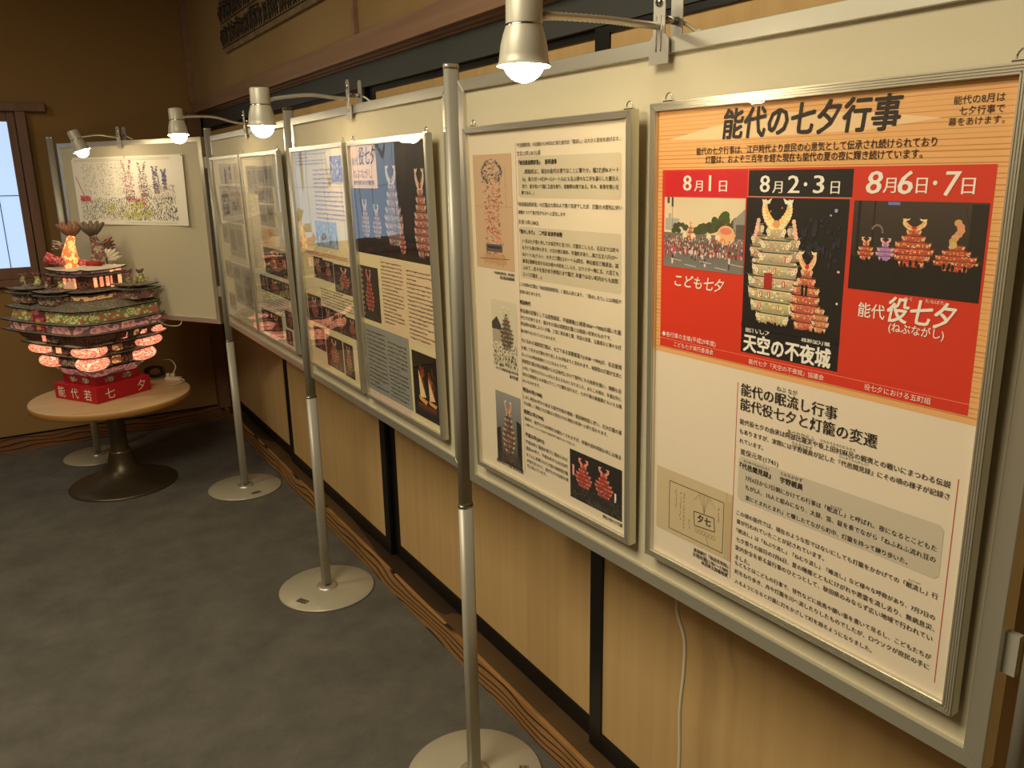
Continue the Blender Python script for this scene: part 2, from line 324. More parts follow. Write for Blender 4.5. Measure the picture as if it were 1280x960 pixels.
# ------------------------------------------------------------------ materials
alu = mat('brushed_aluminium', (205, 200, 188), 0.38, 0.75)
alu_rail = mat('anodised_rail', (216, 212, 196), 0.36, 0.85)
steel = mat('polished_steel', (190, 188, 182), 0.2, 1.0)
pole_m = mat('silver_painted_steel', (178, 174, 160), 0.45, 0.35)
disc_m = mat('grey_beige_painted_steel', (176, 168, 146), 0.3, 0.15)
board_m = mat('beige_vinyl_board', (192, 182, 154), 0.75)
bump(board_m, noise(board_m, texco(board_m), 900, 2), 0.25, 0.001)
print_m = bpy.data.materials.new('printed_paper'); print_m.use_nodes = True
_a = nd(print_m, 'ShaderNodeAttribute', attribute_name='Col'); lk(print_m, _a.outputs['Color'], base(print_m))
print_m.node_tree.nodes['Principled BSDF'].inputs['Roughness'].default_value = 0.6
def acrylic(name, warp):
    mt = bpy.data.materials.new(name); mt.use_nodes = True; nt = mt.node_tree; nt.nodes.clear()
    out = nd(mt, 'ShaderNodeOutputMaterial'); mx = nd(mt, 'ShaderNodeMixShader'); tr = nd(mt, 'ShaderNodeBsdfTransparent')
    gl = nd(mt, 'ShaderNodeBsdfGlossy'); gl.inputs['Roughness'].default_value = 0.015
    fr = nd(mt, 'ShaderNodeFresnel'); ge = nd(mt, 'ShaderNodeNewGeometry'); io = nd(mt, 'ShaderNodeMath', operation='MULTIPLY_ADD')
    io.inputs[1].default_value = 1 / 1.5 - 1.5; io.inputs[2].default_value = 1.5   # the same 1.5 whichever face of the sheet is met
    lk(mt, ge.outputs['Backfacing'], io.inputs[0]); lk(mt, io.outputs[0], fr.inputs['IOR'])
    if warp:
        v = texco(mt, 'Object', (7, 1.6, 1)); n = noise(mt, v, 1.0, 0)
        b = nd(mt, 'ShaderNodeBump'); b.inputs['Strength'].default_value = 1.0; b.inputs['Distance'].default_value = warp
        lk(mt, n, b.inputs['Height']); lk(mt, b.outputs['Normal'], gl.inputs['Normal'])
    lk(mt, fr.outputs[0], mx.inputs[0]); lk(mt, tr.outputs[0], mx.inputs[1]); lk(mt, gl.outputs[0], mx.inputs[2]); lk(mt, mx.outputs[0], out.inputs[0])
    return mt
acryl = acrylic('clear_acrylic', 0.0006); acryl_wavy = acrylic('wavy_clear_acrylic', 0.0022)

carpet = mat('grey_carpet', (96, 92, 82), 0.95)
v = texco(carpet); _n = noise(carpet, v, 5.0, 12, 0.72)
lk(carpet, ramp(carpet, _n, [(0.32, (86, 82, 74)), (0.68, (112, 107, 97))]), base(carpet)); bump(carpet, noise(carpet, v, 260, 4, .7), 1.0, 0.006)
plaster = mat('brown_plaster', (150, 122, 78), 0.9)
v = texco(plaster); lk(plaster, ramp(plaster, noise(plaster, v, 1.3, 4), [(0.3, (142, 114, 70)), (0.7, (158, 130, 86))]), base(plaster))
bump(plaster, noise(plaster, v, 160, 3), 0.15, 0.002)
wallpaper = mat('far_wall_plaster', (140, 108, 62), 0.9); bump(wallpaper, noise(wallpaper, texco(wallpaper), 160, 3), 0.15, 0.002)
fus = mat('tan_door_paper', (186, 152, 100), 0.8)
v = texco(fus, 'Object', (1, 26, 0.5)); lk(fus, ramp(fus, noise(fus, v, 1.0, 4, 0.6), [(0.25, (182, 148, 96)), (0.75, (196, 162, 108))]), base(fus))
lacq = mat('black_lacquer', (12, 10, 9), 0.35)
kamoi_m = mat('dark_grey_lintel_wood', (58, 60, 56), 0.5)
beam_m = mat('pinkish_brown_beam', (136, 104, 80), 0.6)
v = texco(beam_m, 'Object', (30, 1, 30)); lk(beam_m, ramp(beam_m, noise(beam_m, v, 1.0, 4), [(0.3, (128, 96, 73)), (0.7, (146, 114, 88))]), base(beam_m))
def wood(name, c0, c1, c2, scl, sc=1.0, dist=7.0):
    mt = mat(name, c1, 0.45); v = texco(mt, 'Object', scl)
    w = nd(mt, 'ShaderNodeTexWave', wave_type='BANDS', bands_direction='Z', wave_profile='SAW')
    w.inputs['Scale'].default_value = sc; w.inputs['Distortion'].default_value = dist; w.inputs['Detail'].default_value = 1.5; w.inputs['Detail Scale'].default_value = 0.55
    lk(mt, v, w.inputs['Vector'])
    lk(mt, ramp(mt, w.outputs['Fac'], [(0.0, c2), (0.5, c1), (0.66, c1), (0.84, c0), (1.0, c0)]), base(mt)); return mt
kerb_front = wood('grained_cedar_face', (44, 24, 12), (152, 110, 62), (156, 114, 66), (1.0, 3.4, 11.0), 1.1, 17.0)
kerb_top = wood('cedar_top', (52, 38, 24), (78, 58, 34), (86, 64, 40), (9.0, 1.0, 1.0), 0.8)
frame_wood = mat('brown_window_wood', (112, 78, 56), 0.55)
v = texco(frame_wood, 'Object', (20, 20, 2)); lk(frame_wood, ramp(frame_wood, noise(frame_wood, v, 1.0, 4), [(0.3, (104, 70, 50)), (0.7, (124, 88, 64))]), base(frame_wood))
paper_lit = mat('daylit_window_paper', (150, 165, 185), 0.9, 0, (170, 196, 226), 1.2)
dark_m = mat('dark_brown', (40, 28, 18), 0.6)

# ------------------------------------------------------------------ the setting
XW, YF, XL, YB, ZC = 1.165, 5.593, -3.4, -2.6, 2.95
def struct(name, mb, mt, parent=None, bevel=0.0):
    o = mb.build(name, mt, parent, bevel)
    if not parent: o['kind'] = 'structure'
    return o
b = MB(); b.box(XL - .1, 1.3, YB - .1, YF + .1, -0.06, 0); struct('floor', b, carpet)
b = MB(); b.box(XL - .1, 1.3, YB - .1, YF + .1, ZC, ZC + .06); struct('ceiling', b, mat('ceiling_board', (170, 150, 118), 0.9))
b = MB(); b.box(XL - .1, XL, YB, YF, 0, ZC); struct('wall_left', b, plaster)
b = MB(); b.box(XL, 1.3, YB - .1, YB, 0, ZC); struct('wall_back', b, plaster)
# right wall: plaster above the lintel, sliding doors below
b = MB(); b.box(1.135, 1.3, YB, YF, 2.06, ZC)
wr = struct('wall_right', b, plaster)
b = MB(); b.box(1.215, 1.3, YB, YF, 0, 2.06); b.build('backing', dark_m, wr)
yb = 2.836
while yb > YB:
    b = MB(); b.box(1.118, 1.135, yb - 0.011, yb + 0.011, 2.06, ZC); b.build('batten', beam_m, wr); yb -= 2.757
b = MB(); b.box(1.092, 1.135, 5.571, YF, 2.06, ZC); b.build('batten', beam_m, wr)
# beam, lintel, grooves
b = MB(); b.box(1.102, 1.215, YB, YF, 1.992, 2.062); t = struct('trim_1', b, beam_m, bevel=.002)
b = MB(); b.box(1.125, 1.215, YB, YF, 1.984, 1.9915); b.box(1.14, 1.215, YB, YF, 1.978, 1.984)
struct('trim_2', b, beam_m)
b = MB(); b.box(1.15, 1.215, YB, YF, 1.902, 1.978); struct('trim_3', b, kamoi_m)
# kerb (wooden sill) along the right wall and the far wall
b = MB(); b.box(1.093, 1.106, YB, YF - 0.03, 0, 0.0925); bs = struct('baseboard_right', b, kerb_front, bevel=.002)
b = MB(); b.box(1.106, 1.215, YB, YF, 0, 0.0915); b.build('sill_top', kerb_top, bs)
b = MB(); b.box(XL, 1.106, YF - 0.0, YF + 0.02, 0, 0.092); bf = struct('baseboard_far', b, wood('grained_cedar_far', (50, 30, 16), (118, 78, 42), (130, 88, 50), (3.4, 1.0, 11.0), 1.1, 17.0))
b = MB(); b.box(XL, 1.13, YF + 0.004, YF + 0.02, 0.092, 0.104); b.build('shadow_gap', lacq, bf)
# far wall with the window opening
wx0, wx1, wz0, wz1 = -0.83, 0.185, 1.005, 2.03
b = MB()
b.box(wx1, 1.3, YF + .007, YF + .12, 0, ZC); b.box(XL, wx0, YF + .007, YF + .12, 0, ZC)
b.box(wx0, wx1, YF + .007, YF + .12, 0, wz0); b.box(wx0, wx1, YF + .007, YF + .12, wz1, ZC)
wf = struct('wall_far', b, wallpaper)
b = MB(); b.box(1.06, 1.135, 5.53, YF + .007, 0.0925, 2.0); b.build('corner_post', frame_wood, wf)
# window_1
b = MB()
b.box(0.14, 0.19, 5.56, YF + .03, 1.0, 1.99); b.box(-.86, -.80, 5.56, YF + .03, 1.0, 1.99)
win = struct('window_1', b, frame_wood, bevel=.003)
b = MB(); b.box(-.95, 0.295, 5.55, YF + .03, 1.985, 2.032); b.build('window_head', frame_wood, win, .003)
b = MB(); b.box(-.90, 0.175, 5.552, YF + .03, 1.006, 1.045); b.build('window_sill', frame_wood, win, .003)
b = MB()
b.box(0.095, 0.134, 5.582, 5.60, 1.046, 1.984); b.box(-.80, -.775, 5.582, 5.60, 1.046, 1.984)
b.box(-.775, 0.095, 5.582, 5.60, 1.046, 1.112); b.box(-.775, 0.095, 5.582, 5.60, 1.93, 1.984)
b.build('screen_frame', frame_wood, win, .002)
for k in range(8):
    x = -0.0045 - 0.1 * k
    b = MB(); b.box(x - .0022, x + .0022, 5.586, 5.597, 1.112, 1.93); b.build('muntin', dark_m, win)
for z in (1.5225,):
    b = MB(); b.box(-.775, .095, 5.584, 5.595, z - .0022, z + .0022); b.build('muntin', dark_m, win)
b = MB(); b.box(-.775, .095, 5.598, 5.601, 1.112, 1.93); b.build('window_paper', paper_lit, win)
b = MB(); b.box(0.134, 0.14, 5.59, 5.60, 1.046, 1.984); b.build('shadow_gap', lacq, win)
# sliding doors between sill and lintel
bounds = [5.593, 4.215, 2.853, 1.49, 0.128, -1.234, -2.6]
for i in range(6):
    y1, y0 = bounds[i], bounds[i + 1]
    front = i % 2 == 1
    xf = 1.150 if front else 1.168
    ov = 0.045 if (i >= 2) else 0.0
    ya, yc = y0 - (ov / 2), y1 + (ov / 2 if i > 2 else 0.0)
    if i == 0: yc = 5.53
    d = MB(); d.box(xf + .006, xf + .012, ya + .02, yc - .02, 0.10, 1.89)
    dr = struct('door_%d' % (i + 1), d, fus)
    for (a, c, z0, z1, nm) in ((ya, ya + .05, 0.0935, 1.9005, 'stile'), (yc - .05, yc, 0.0935, 1.9005, 'stile'), (ya + .05, yc - .05, 0.0935, 0.152, 'bottom_rail'), (ya + .05, yc - .05, 1.884, 1.9005, 'top_rail')):
        if i == 0 and nm == 'stile' and c > 5.4: a, c = yc - .02, yc
        q = MB(); q.box(xf, xf + .018, a, c, z0, z1); q.build(nm, lacq, dr, .0015)
# outside ambient is shut out by the walls

# ------------------------------------------------------------------ carved plaque high on the right wall
pl = empty('carved_plaque', M=wallframe((1.1335, 4.725), (0, -1), 2.235))
tag(pl, 'dark carved plaque with rounded corners and rows of small figures, high on the brown wall', 'plaque')
W_, H_, R_ = 1.75, .62, .07
pts = []
for cx, cy, a0 in ((W_ - R_, R_, -90), (W_ - R_, H_ - R_, 0), (R_, H_ - R_, 90), (R_, R_, 180)):
    for k in range(7): a = math.radians(a0 + 15 * k); pts.append((cx + R_ * math.cos(a), cy + R_ * math.sin(a)))
plaque_m = mat('weathered_bronze_wood', (92, 74, 52), 0.6)
lk(plaque_m, ramp(plaque_m, noise(plaque_m, texco(plaque_m), 30, 4), [(0.35, (112, 92, 64)), (0.65, (146, 122, 86))]), base(plaque_m))
b = MB(); b.prism(pts, 0.0, 0.014); b.build('plaque_board', plaque_m, pl, .002)
rnd = random.Random(4); b = MB()
for row in range(5):
    yy = 0.035 + row * 0.118
    x = 0.04
    while x < W_ - .06:
        h = rnd.uniform(.07, .1); ln = rnd.uniform(-.02, .03)
        b.tube([(x, yy, .015), (x + ln, yy + h * .55, .021), (x + ln * .4, yy + h * .75, .019)], [.004, .008, .004], 5)
        b.tube([(x + ln, yy + h * .5, .018), (x + ln + .022, yy + h * .25, .018)], .0035, 5)
        b.tube([(x, yy, .015), (x + ln, yy + h * .3, .018), (x - .015, yy + h * .62, .018)], .0032, 5)
        b.ball((x + ln * .4, yy + h * .88, .018), .008, 8, 5)
        if rnd.random() < .4: b.tube([(x - .02, yy + h, .016), (x + .045, yy + h * .96, .016)], .004, 5)
        x += rnd.uniform(.03, .046)
    b.tube([(.03, yy - .008, .015), (W_ - .03, yy - .008, .015)], .003, 5)
fg = b.build('carved_figures', mat('dark_carving', (52, 38, 24), 0.6), pl); fg['kind'] = 'stuff'

# ------------------------------------------------------------------ display stands
def stand(x, y, label, flip=0.0, plate=True, cap=False):
    s = empty('panel_stand', (x, y, 0)); tag(s, label, 'display stand', 'round-footed pole stands of the display')
    b = MB(); b.lathe([(.001, 0), (.183, 0), (.187, .002), (.187, .005), (.182, .009), (.05, .0115), (.001, .0115)], 56); b.build('base_plate', disc_m, s)
    b = MB(); b.lathe([(.043, .0105), (.042, .016), (.033, .019), (.0165, .019)], 32); b.build('collar', alu, s)
    def oval(hx_, hy_, z0, z1, nm, mt_):   # posts are flat-sided ovals, deeper than wide
        pts_ = [((hx_ - hy_) * (1 if math.cos(q) > 0 else -1) + hy_ * math.cos(q), hy_ * math.sin(q)) for q in [2 * math.pi * (k + .5) / 24 for k in range(24)]]
        b = MB(); b.prism(pts_, z0, z1); o = b.build(nm, mt_, s); o.data.polygons.foreach_set('use_smooth', [False, False] + [True] * 24); return o
    oval(.0195, .0112, .012, .80, 'pole', pole_m); oval(.0180, .0100, .80, 1.822, 'pole', pole_m)
    oval(.0200, .0118, .794, .802, 'joint_ring', steel); oval(.0186, .0106, 1.822, 1.832, 'cap', mat('brown_cap', (84, 62, 44), .5) if cap else alu)
    if plate:
        lab = MB(); lab.box(-.024, .024, -.014, .014, .0105, .0117, (120, 112, 92))
        for k in range(4): lab.box(-.021, .021 - .008 * (k % 2), .0095 - .006 * k, .0062 - .006 * k + .0, .0117, .0119, (42, 38, 32))
        lab.xf(Matrix.Rotation(flip, 4, 'Z') @ Matrix.Translation((0, -.135, .0)))
        lab.build('maker_plate', print_m, s)
    return s
PO = [(.922, .380), (.878, 1.669), (.888, 2.903), (.889, 4.203), (.277, 5.226)]
stand(*PO[0], 'pole stand at the right-hand end of the nearest panel')
stand(*PO[1], 'nearest pole stand standing full height, between the nearest panel and the second one', math.radians(58))
stand(*PO[2], 'pole stand between the second and third panels, with a small plate on its left', math.radians(-62), cap=True)
stand(*PO[3], 'pole stand where the row of panels bends, right of the round table', math.radians(10))
stand(*PO[4], 'farthest pole stand, its foot seen behind the round table', 0, False)

def panel(p0, p1, label, z0=.884, z1=1.794):
    L = (Vector(p1) - Vector(p0)).length; t = Vector(p1) - Vector(p0)
    M = wallframe(p0, t, z0); e = empty('display_panel', M=M); tag(e, label, 'display panel', 'beige boards of the display row')
    H = z1 - z0; w = .024; D = -.03
    b = MB(); b.box(w - .004, L - w + .004, w - .004, H - w + .004, -.024, -.0075); b.build('board', board_m, e)
    for pts in (((0, 0), (L, 0), (L - w, w), (w, w)), ((w, H - w), (L - w, H - w), (L, H), (0, H)), ((0, 0), (w, w), (w, H - w), (0, H)), ((L - w, w), (L, 0), (L, H), (L - w, H - w))):
        b = MB(); b.prism(pts, D, 0); b.build('frame_rail', alu_rail, e, .0012)
    for x in (-.007, L + .007):
        for y in (.165, H - .12):
            b = MB(); b.box(x - .0075, x + .0075, y - .026, y + .026, -.022, -.012); b.build('bracket', pole_m, e)
    return e, M, L
P1 = panel((.866, 1.620), (.908, .414), 'nearest beige panel, holding the red festival poster and the white text poster')
P2 = panel((.880, 2.860), (.880, 1.697), 'second beige panel, its posters topped with a night photograph')
P3 = panel((.886, 4.160), (.886, 2.946), 'third beige panel, its posters full of small grey and dark pictures')
P4 = panel((.298, 5.125), (.858, 4.225), 'angled beige panel carrying the hand-drawn sheet, behind the castle lantern')

# ------------------------------------------------------------------ lettering
def glyphs(s, off=0.0):
    c = bpy.data.curves.new('lettering', 'FONT'); c.body = s; c.size = 1; c.offset = off; c.resolution_u = 2; c.fill_mode = 'FRONT'
    o = bpy.data.objects.new('lettering', c); COL.objects.link(o); dg = bpy.context.evaluated_depsgraph_get()
    me = bpy.data.meshes.new_from_object(o.evaluated_get(dg))
    vs = [(v.co.x, v.co.y) for v in me.vertices]; fs = [tuple(p.vertices) for p in me.polygons]
    bpy.data.objects.remove(o); bpy.data.curves.remove(c); bpy.data.meshes.remove(me)
    return vs, fs
INK = (34, 26, 22); WHITE = (246, 238, 224)
ST = {  # style: (colour, outline offset, horizontal thickening, slant, height factor, explicit height mm)
 'title': (INK, .022, .018, .12, 1.12, None), 'min2': (INK, .0, .022, 0, 1.12, None), 'got': (INK, .004, 0, 0, 1.0, None), 'got2': (INK, .006, 0, 0, 1.0, None),
 'min': (INK, -.004, .022, 0, 1.02, None), 'gbold': (INK, .02, 0, 0, 1.02, None), 'head': (INK, .004, .032, 0, 1.0, None), 'ruby': (INK, 0, 0, 0, 1, None), 'cap': (INK, .01, 0, 0, 1.05, None),
 'wbig': (WHITE, -.006, .035, 0, 1, 22.0), 'wmid': (WHITE, -.006, .03, 0, 1, 15.0), 'wbig3': (WHITE, -.004, .035, .12, 1, 26.0), 'wmid3': (WHITE, -.004, .03, 0, 1, 17.0), 'wdot': (WHITE, 0, 0, 0, 1, 5.0),
 'wbrush': (WHITE, .012, .012, .14, 1.0, None), 'wbrush2': (WHITE, .02, .02, .15, 1.15, None), 'wsm': (WHITE, .006, 0, 0, 1, None), 'wbold': (WHITE, .010, .01, 0, 1.05, None),
 'wheavy': (WHITE, .03, .02, 0, 1.15, None), 'wtiny': (WHITE, 0, 0, 0, .8, None), 'dbrush': ((40, 40, 48), .02, .02, .2, 1.25, None), 'sign': (INK, .02, .02, 0, 1, None)}
def write(mb, s, x0, y, x1, st, z, H):
    """lay one line of print between x0 and x1 (mm) centred on y (mm from the sheet's top)"""
    col, off, thick, slant, hf, eh = ST[st]
    vs, fs = glyphs(s)
    if not vs: return
    xs = [v[0] for v in vs]; ys = [v[1] for v in vs]; a, c = min(xs), max(xs)
    sx = (x1 - x0) / max(1e-6, c - a)
    if eh: sy = eh / (max(ys) - min(ys)); yc = (max(ys) + min(ys)) / 2
    else: sy = sx * hf; yc = 0.36 if len(s) > 1 else (max(ys) + min(ys)) / 2
    if s == '1': x0 = (x0 + x1 - (c - a) * sy) / 2; sx = sy
    ring = [(-thick / 2, 0), (thick / 2, 0)] if thick and off <= .006 else [(math.cos(q) * (off + thick / 2), math.sin(q) * off) for q in (.5, 2.2, 3.7, 5.4)] if off > .006 else [(0, 0)]
    for k, (dx, dy) in enumerate(ring):
        mb.add([((x0 + (vx - a + dx + slant * (vy - yc)) * sx) / 1000, (H - y + (vy - yc + dy) * sy) / 1000, z + k * 0.00006) for vx, vy in vs], fs, col)

# ------------------------------------------------------------------ painting flat pictures (mm, y down)
class Pic:
    def __init__(s, H, z): s.mb = MB(); s.H = H; s.z = z; s.n = 0
    def poly(s, pts, col):
        s.n += 1; z = s.z + min(s.n, 4000) * 2.0e-7
        s.mb.add([(x / 1000, (s.H - y) / 1000, z) for x, y in reversed(pts)], [tuple(range(len(pts)))], list(reversed(col)) if isinstance(col[0], (tuple, list)) else col)
    def rect(s, x, y, w, h, col): s.poly([(x, y), (x + w, y), (x + w, y + h), (x, y + h)], col)
    def grad(s, x, y, w, h, c0, c1): s.poly([(x, y), (x + w, y), (x + w, y + h), (x, y + h)], [c0, c0, c1, c1])
    def disc(s, x, y, rx, ry, col, n=12): s.poly([(x + rx * math.cos(2 * math.pi * k / n), y + ry * math.sin(2 * math.pi * k / n)) for k in range(n)], col)
    def line(s, x0, y0, x1, y1, w, col):
        dx, dy = x1 - x0, y1 - y0; l = math.hypot(dx, dy) or 1; nx, ny = -dy / l * w / 2, dx / l * w / 2
        s.poly([(x0 + nx, y0 + ny), (x1 + nx, y1 + ny), (x1 - nx, y1 - ny), (x0 - nx, y0 - ny)], col)
    def build(s, name, parent): return s.mb.build(name, print_m, parent)
def jit(c, d, r): return tuple(max(0, min(255, v + r.uniform(-d, d))) for v in c)
def castle(P, x, y, w, h, seed, warm=((250, 205, 120), (236, 150, 96), (220, 90, 60), (245, 232, 200), (150, 160, 110)), roof=(70, 60, 52), tiers=7, fish=True):
    """a many-storeyed paper castle float as it shows in a photograph"""
    r = random.Random(seed); prof = [.34, .56, .62, .86, .90, 1.0, .98, .86, .74, .62]
    fh = h * .2 if fish else 0; th = (h - fh) / tiers; cx = x + w / 2; lo = tuple(v * .72 for v in warm[1])
    for i in range(tiers):
        k = prof[int(i * (len(prof) - 1) / max(1, tiers - 1))]; ww = w * k; yy = y + fh + i * th
        P.poly([(cx - ww / 2, yy), (cx + ww / 2, yy), (cx + ww * .47, yy + th), (cx - ww * .47, yy + th)], [jit(warm[1], 10, r)] * 2 + [lo] * 2)
        for q in range(int(10 + 26 * ww / w)):
            c = jit(r.choice(warm), 34, r); bx = cx + r.uniform(-.48, .46) * ww; by = yy + th * r.uniform(.12, .82)
            if r.random() < .5: P.disc(bx, by, ww * r.uniform(.012, .03), th * r.uniform(.05, .12), c, 6)
            else: P.poly([(bx, by), (bx + ww * r.uniform(.02, .07), by + th * r.uniform(-.04, .04)), (bx + ww * r.uniform(.02, .06), by + th * .13), (bx - ww * .01, by + th * .12)], c)
        for q in range(2): xx = cx + r.uniform(-.4, .36) * ww; P.rect(xx, yy + th * .3, ww * .05, th * .5, jit((196, 60, 44), 20, r)); P.rect(xx + ww * .012, yy + th * .36, ww * .02, th * .38, jit(warm[3], 10, r))
        rw = ww * 1.08
        P.poly([(cx - rw / 2 - th * .14, yy - th * .10), (cx - rw * .3, yy + th * .03), (cx + rw * .3, yy + th * .03), (cx + rw / 2 + th * .14, yy - th * .10), (cx + rw * .42, yy + th * .12), (cx - rw * .42, yy + th * .12)], [jit(roof, 8, r)] * 2 + [jit(tuple(v * 1.5 for v in roof), 8, r)] * 2 + [roof] * 2)
        P.line(cx - rw * .44, yy + th * .13, cx + rw * .44, yy + th * .13, th * .04, tuple(v * .5 for v in roof))
        for s in (-1, 1):
            for q in range(2): P.disc(cx + s * ww * (.46 - .07 * q), yy + th * (.36 + .22 * q), th * .17, th * .2, jit(warm[3], 16, r), 8); P.disc(cx + s * ww * (.46 - .07 * q), yy + th * (.36 + .22 * q), th * .08, th * .1, jit(warm[2], 16, r), 6)
    if fish:
        for s in (-1, 1):
            for k in range(9):
                t = k / 8; bw = w * .10 * (1 - .55 * t) * (1.15 - .4 * abs(t - .3)); P.disc(cx + s * w * (.06 + .17 * math.sin(t * 1.9)), y + fh * (1.0 - t * .95), bw, fh * .13, jit(warm[0], 18, r), 9); P.disc(cx + s * w * (.06 + .17 * math.sin(t * 1.9)) + s * bw * .3, y + fh * (1.0 - t * .95), bw * .5, fh * .09, jit(warm[3], 10, r), 7)
            for k in range(5): P.disc(cx + s * w * (.08 + .15 * r.random()), y + fh * r.uniform(.2, .9), w * .014, fh * .04, jit(warm[2], 20, r), 5)
            P.poly([(cx + s * w * .14, y + fh * .1), (cx + s * w * .10, y - fh * .12), (cx + s * w * .2, y), (cx + s * w * .29, y - fh * .08), (cx + s * w * .26, y + fh * .16)], jit(warm[3], 14, r))
        P.disc(cx, y + fh * .9, w * .07, fh * .16, jit(warm[2], 14, r), 10)
def crowd(P, x, y, w, h, n, seed, cols, s0=1.2, s1=3.2):
    r = random.Random(seed)
    for i in range(n):
        t = i / n; yy = y + h * t * r.uniform(.85, 1); sz = s0 + (s1 - s0) * t
        xx = x + r.random() * (w - sz); P.rect(xx, min(yy, y + h - sz * 1.7), sz * .8, min(sz * 1.6, y + h - yy if yy < y + h else sz), jit(r.choice(cols), 18, r))
def bb(q): return min(q[0::2]), min(q[1::2]), max(q[0::2]) - min(q[0::2]), max(q[1::2]) - min(q[1::2])
def greeking(P, x, y, w, h, rows, seed, col=(96, 84, 74), cols=1):
    r = random.Random(seed)
    for c in range(cols):
        cw = w / cols * .92; cx = x + c * w / cols
        for i in range(rows):
            yy = y + h * (i + .2) / rows; xx = cx; end = cx + cw * (r.uniform(.3, 1) if r.random() < .2 else 1)
            while xx < end:
                g = h / rows * .5; k = r.uniform(.3, .8) * g; P.rect(xx, yy + r.random() * g * .3, k, g * r.uniform(.3, .9), jit(col, 30, r)); xx += k + g * .3

TILT = 1.1   # hung from their top rings, the frames lean out a little
# ------------------------------------------------------------------ framed posters
def poster(key, PM, s0, zb, w, h, label, wavy, sheet, z_off=0.0):
    """frame, printed sheet, clear cover, two hanging rings; w,h in mm"""
    Wm, Hm = w / 1000, h / 1000; panelM = PM
    M = panelM @ Matrix.Translation((s0, zb - .884, 0.0012)) @ Matrix.Rotation(math.radians(TILT), 4, 'X')
    e = empty('framed_poster', M=M); tag(e, label, 'poster', 'framed posters hung on the panels')
    fw, D = .0125, .0175
    for pts in (((0, 0), (Wm, 0), (Wm - fw, fw), (fw, fw)), ((fw, Hm - fw), (Wm - fw, Hm - fw), (Wm, Hm), (0, Hm)), ((0, 0), (fw, fw), (fw, Hm - fw), (0, Hm)), ((Wm - fw, fw), (Wm, 0), (Wm, Hm), (Wm - fw, Hm - fw))):
        b = MB(); b.prism(pts, 0, D - .002)
        # raised ridges that run along each rail
        (x0, y0), (x1, y1) = (pts[0], pts[1]) if pts[0][1] == pts[1][1] else (pts[0], pts[3])
        if pts[0][1] != pts[1][1] and pts[0][0] == Wm - fw: (x0, y0), (x1, y1) = (Wm, 0), (Wm, Hm)
        hor = abs(x1 - x0) > abs(y1 - y0)
        for k in range(4):
            o0 = .0008 + k * .003; o1 = o0 + .0018
            if hor:
                if y0 == 0: b.box(o0, Wm - o0, o0, o1, D - .002, D)
                else: b.box(o0, Wm - o0, Hm - o1, Hm - o0, D - .002, D)
            else:
                if x0 == 0: b.box(o0, o1, o0, Hm - o0, D - .002, D)
                else: b.box(Wm - o1, Wm - o0, o0, Hm - o0, D - .002, D)
        b.build('frame_rail', alu_rail, e)
    b = MB(); b.box(fw - .003, Wm - fw + .003, fw - .003, Hm - fw + .003, .001, .0092, sheet); sh = b.build('printed_sheet', print_m, e)
    # the thin cover bows outward a little towards its top and bottom edges
    b = MB(); ys = [fw + (Hm - 2 * fw) * k / 40 for k in range(41)]
    zc = [.0118 + .0040 * (1 - max(0, 1 - (Hm - fw - y) / .16) ** 2) for y in ys]
    vs = [(x, y, z + dz) for dz in (0, .0009) for y, z in zip(ys, zc) for x in (fw - .001, Wm - fw + .001)]
    fs = [(2 * k + 1, 2 * k, 2 * k + 2, 2 * k + 3) for k in range(40)] + [(82 + 2 * k, 83 + 2 * k, 85 + 2 * k, 84 + 2 * k) for k in range(40)]
    b.add(vs, fs, None, True); b.build('clear_cover', acryl_wavy if wavy else acryl, e)
    for x in (.03, Wm - .015):
        b = MB(); b.tube([(x + .007 * math.cos(a), Hm + .004 + .009 * math.sin(a), .006) for a in [math.pi * (k / 10) for k in range(11)]], .0011, 6)
        b.box(x - .010, x + .010, Hm - .001, Hm + .0025, .003, .009); b.build('hanging_ring', steel, e)
    return e, sh
ZP = .0094
def letters(key, sh, H, z=.0101):
    b = MB()
    for s, x0, y, x1, st in TX[key]: write(b, s, x0, y, x1, st, z, H)
    return b.build('lettering', print_m, sh)

M1, M2, M3 = P1[1], P2[1], P3[1]
# --- poster A: red festival poster
eA, sA = poster('A', M1, .632, .9525, 540, 746, 'festival poster with a wood-grain top, red blocks and three photographs', False, (232, 216, 192))
H = 746; P = Pic(H, ZP); r = random.Random(1)
P.rect(11, 11, 518, 369, (232, 176, 112))
for k in range(62):
    y = 12 + k * 5.9 + r.uniform(-.6, .6); P.line(11, y, 529, y + r.uniform(-1.2, 1.2), r.uniform(.5, 1.5), jit((198, 132, 74), 14, r))
P.poly([(36, 54), (120, 40), (247, 28.5), (360, 36), (450, 48), (360, 56), (249, 57), (120, 57)], (240, 204, 156))  # pale patch of glare painted over the wood grain
P.build('wood_grain_and_glare_print', sA)
P = Pic(H, ZP + .0002)
P.rect(22.5, 97.5, 491.5, 273, (214, 52, 26))
P.rect(29, 100, 159, 35.5, (206, 26, 38)); P.rect(189.5, 100, 159, 34, (16, 14, 14)); P.line(189.5, 134.6, 348, 134.2, .8, (170, 160, 140)); P.rect(187.6, 98, 1.2, 272 - 18, (230, 90, 60))
P.rect(187.5, 136, 158.5, 216.5, (20, 17, 16)); P.line(22.5, 357.5, 514, 357.2, .6, (240, 150, 110))
P.build('red_block_print', sA)
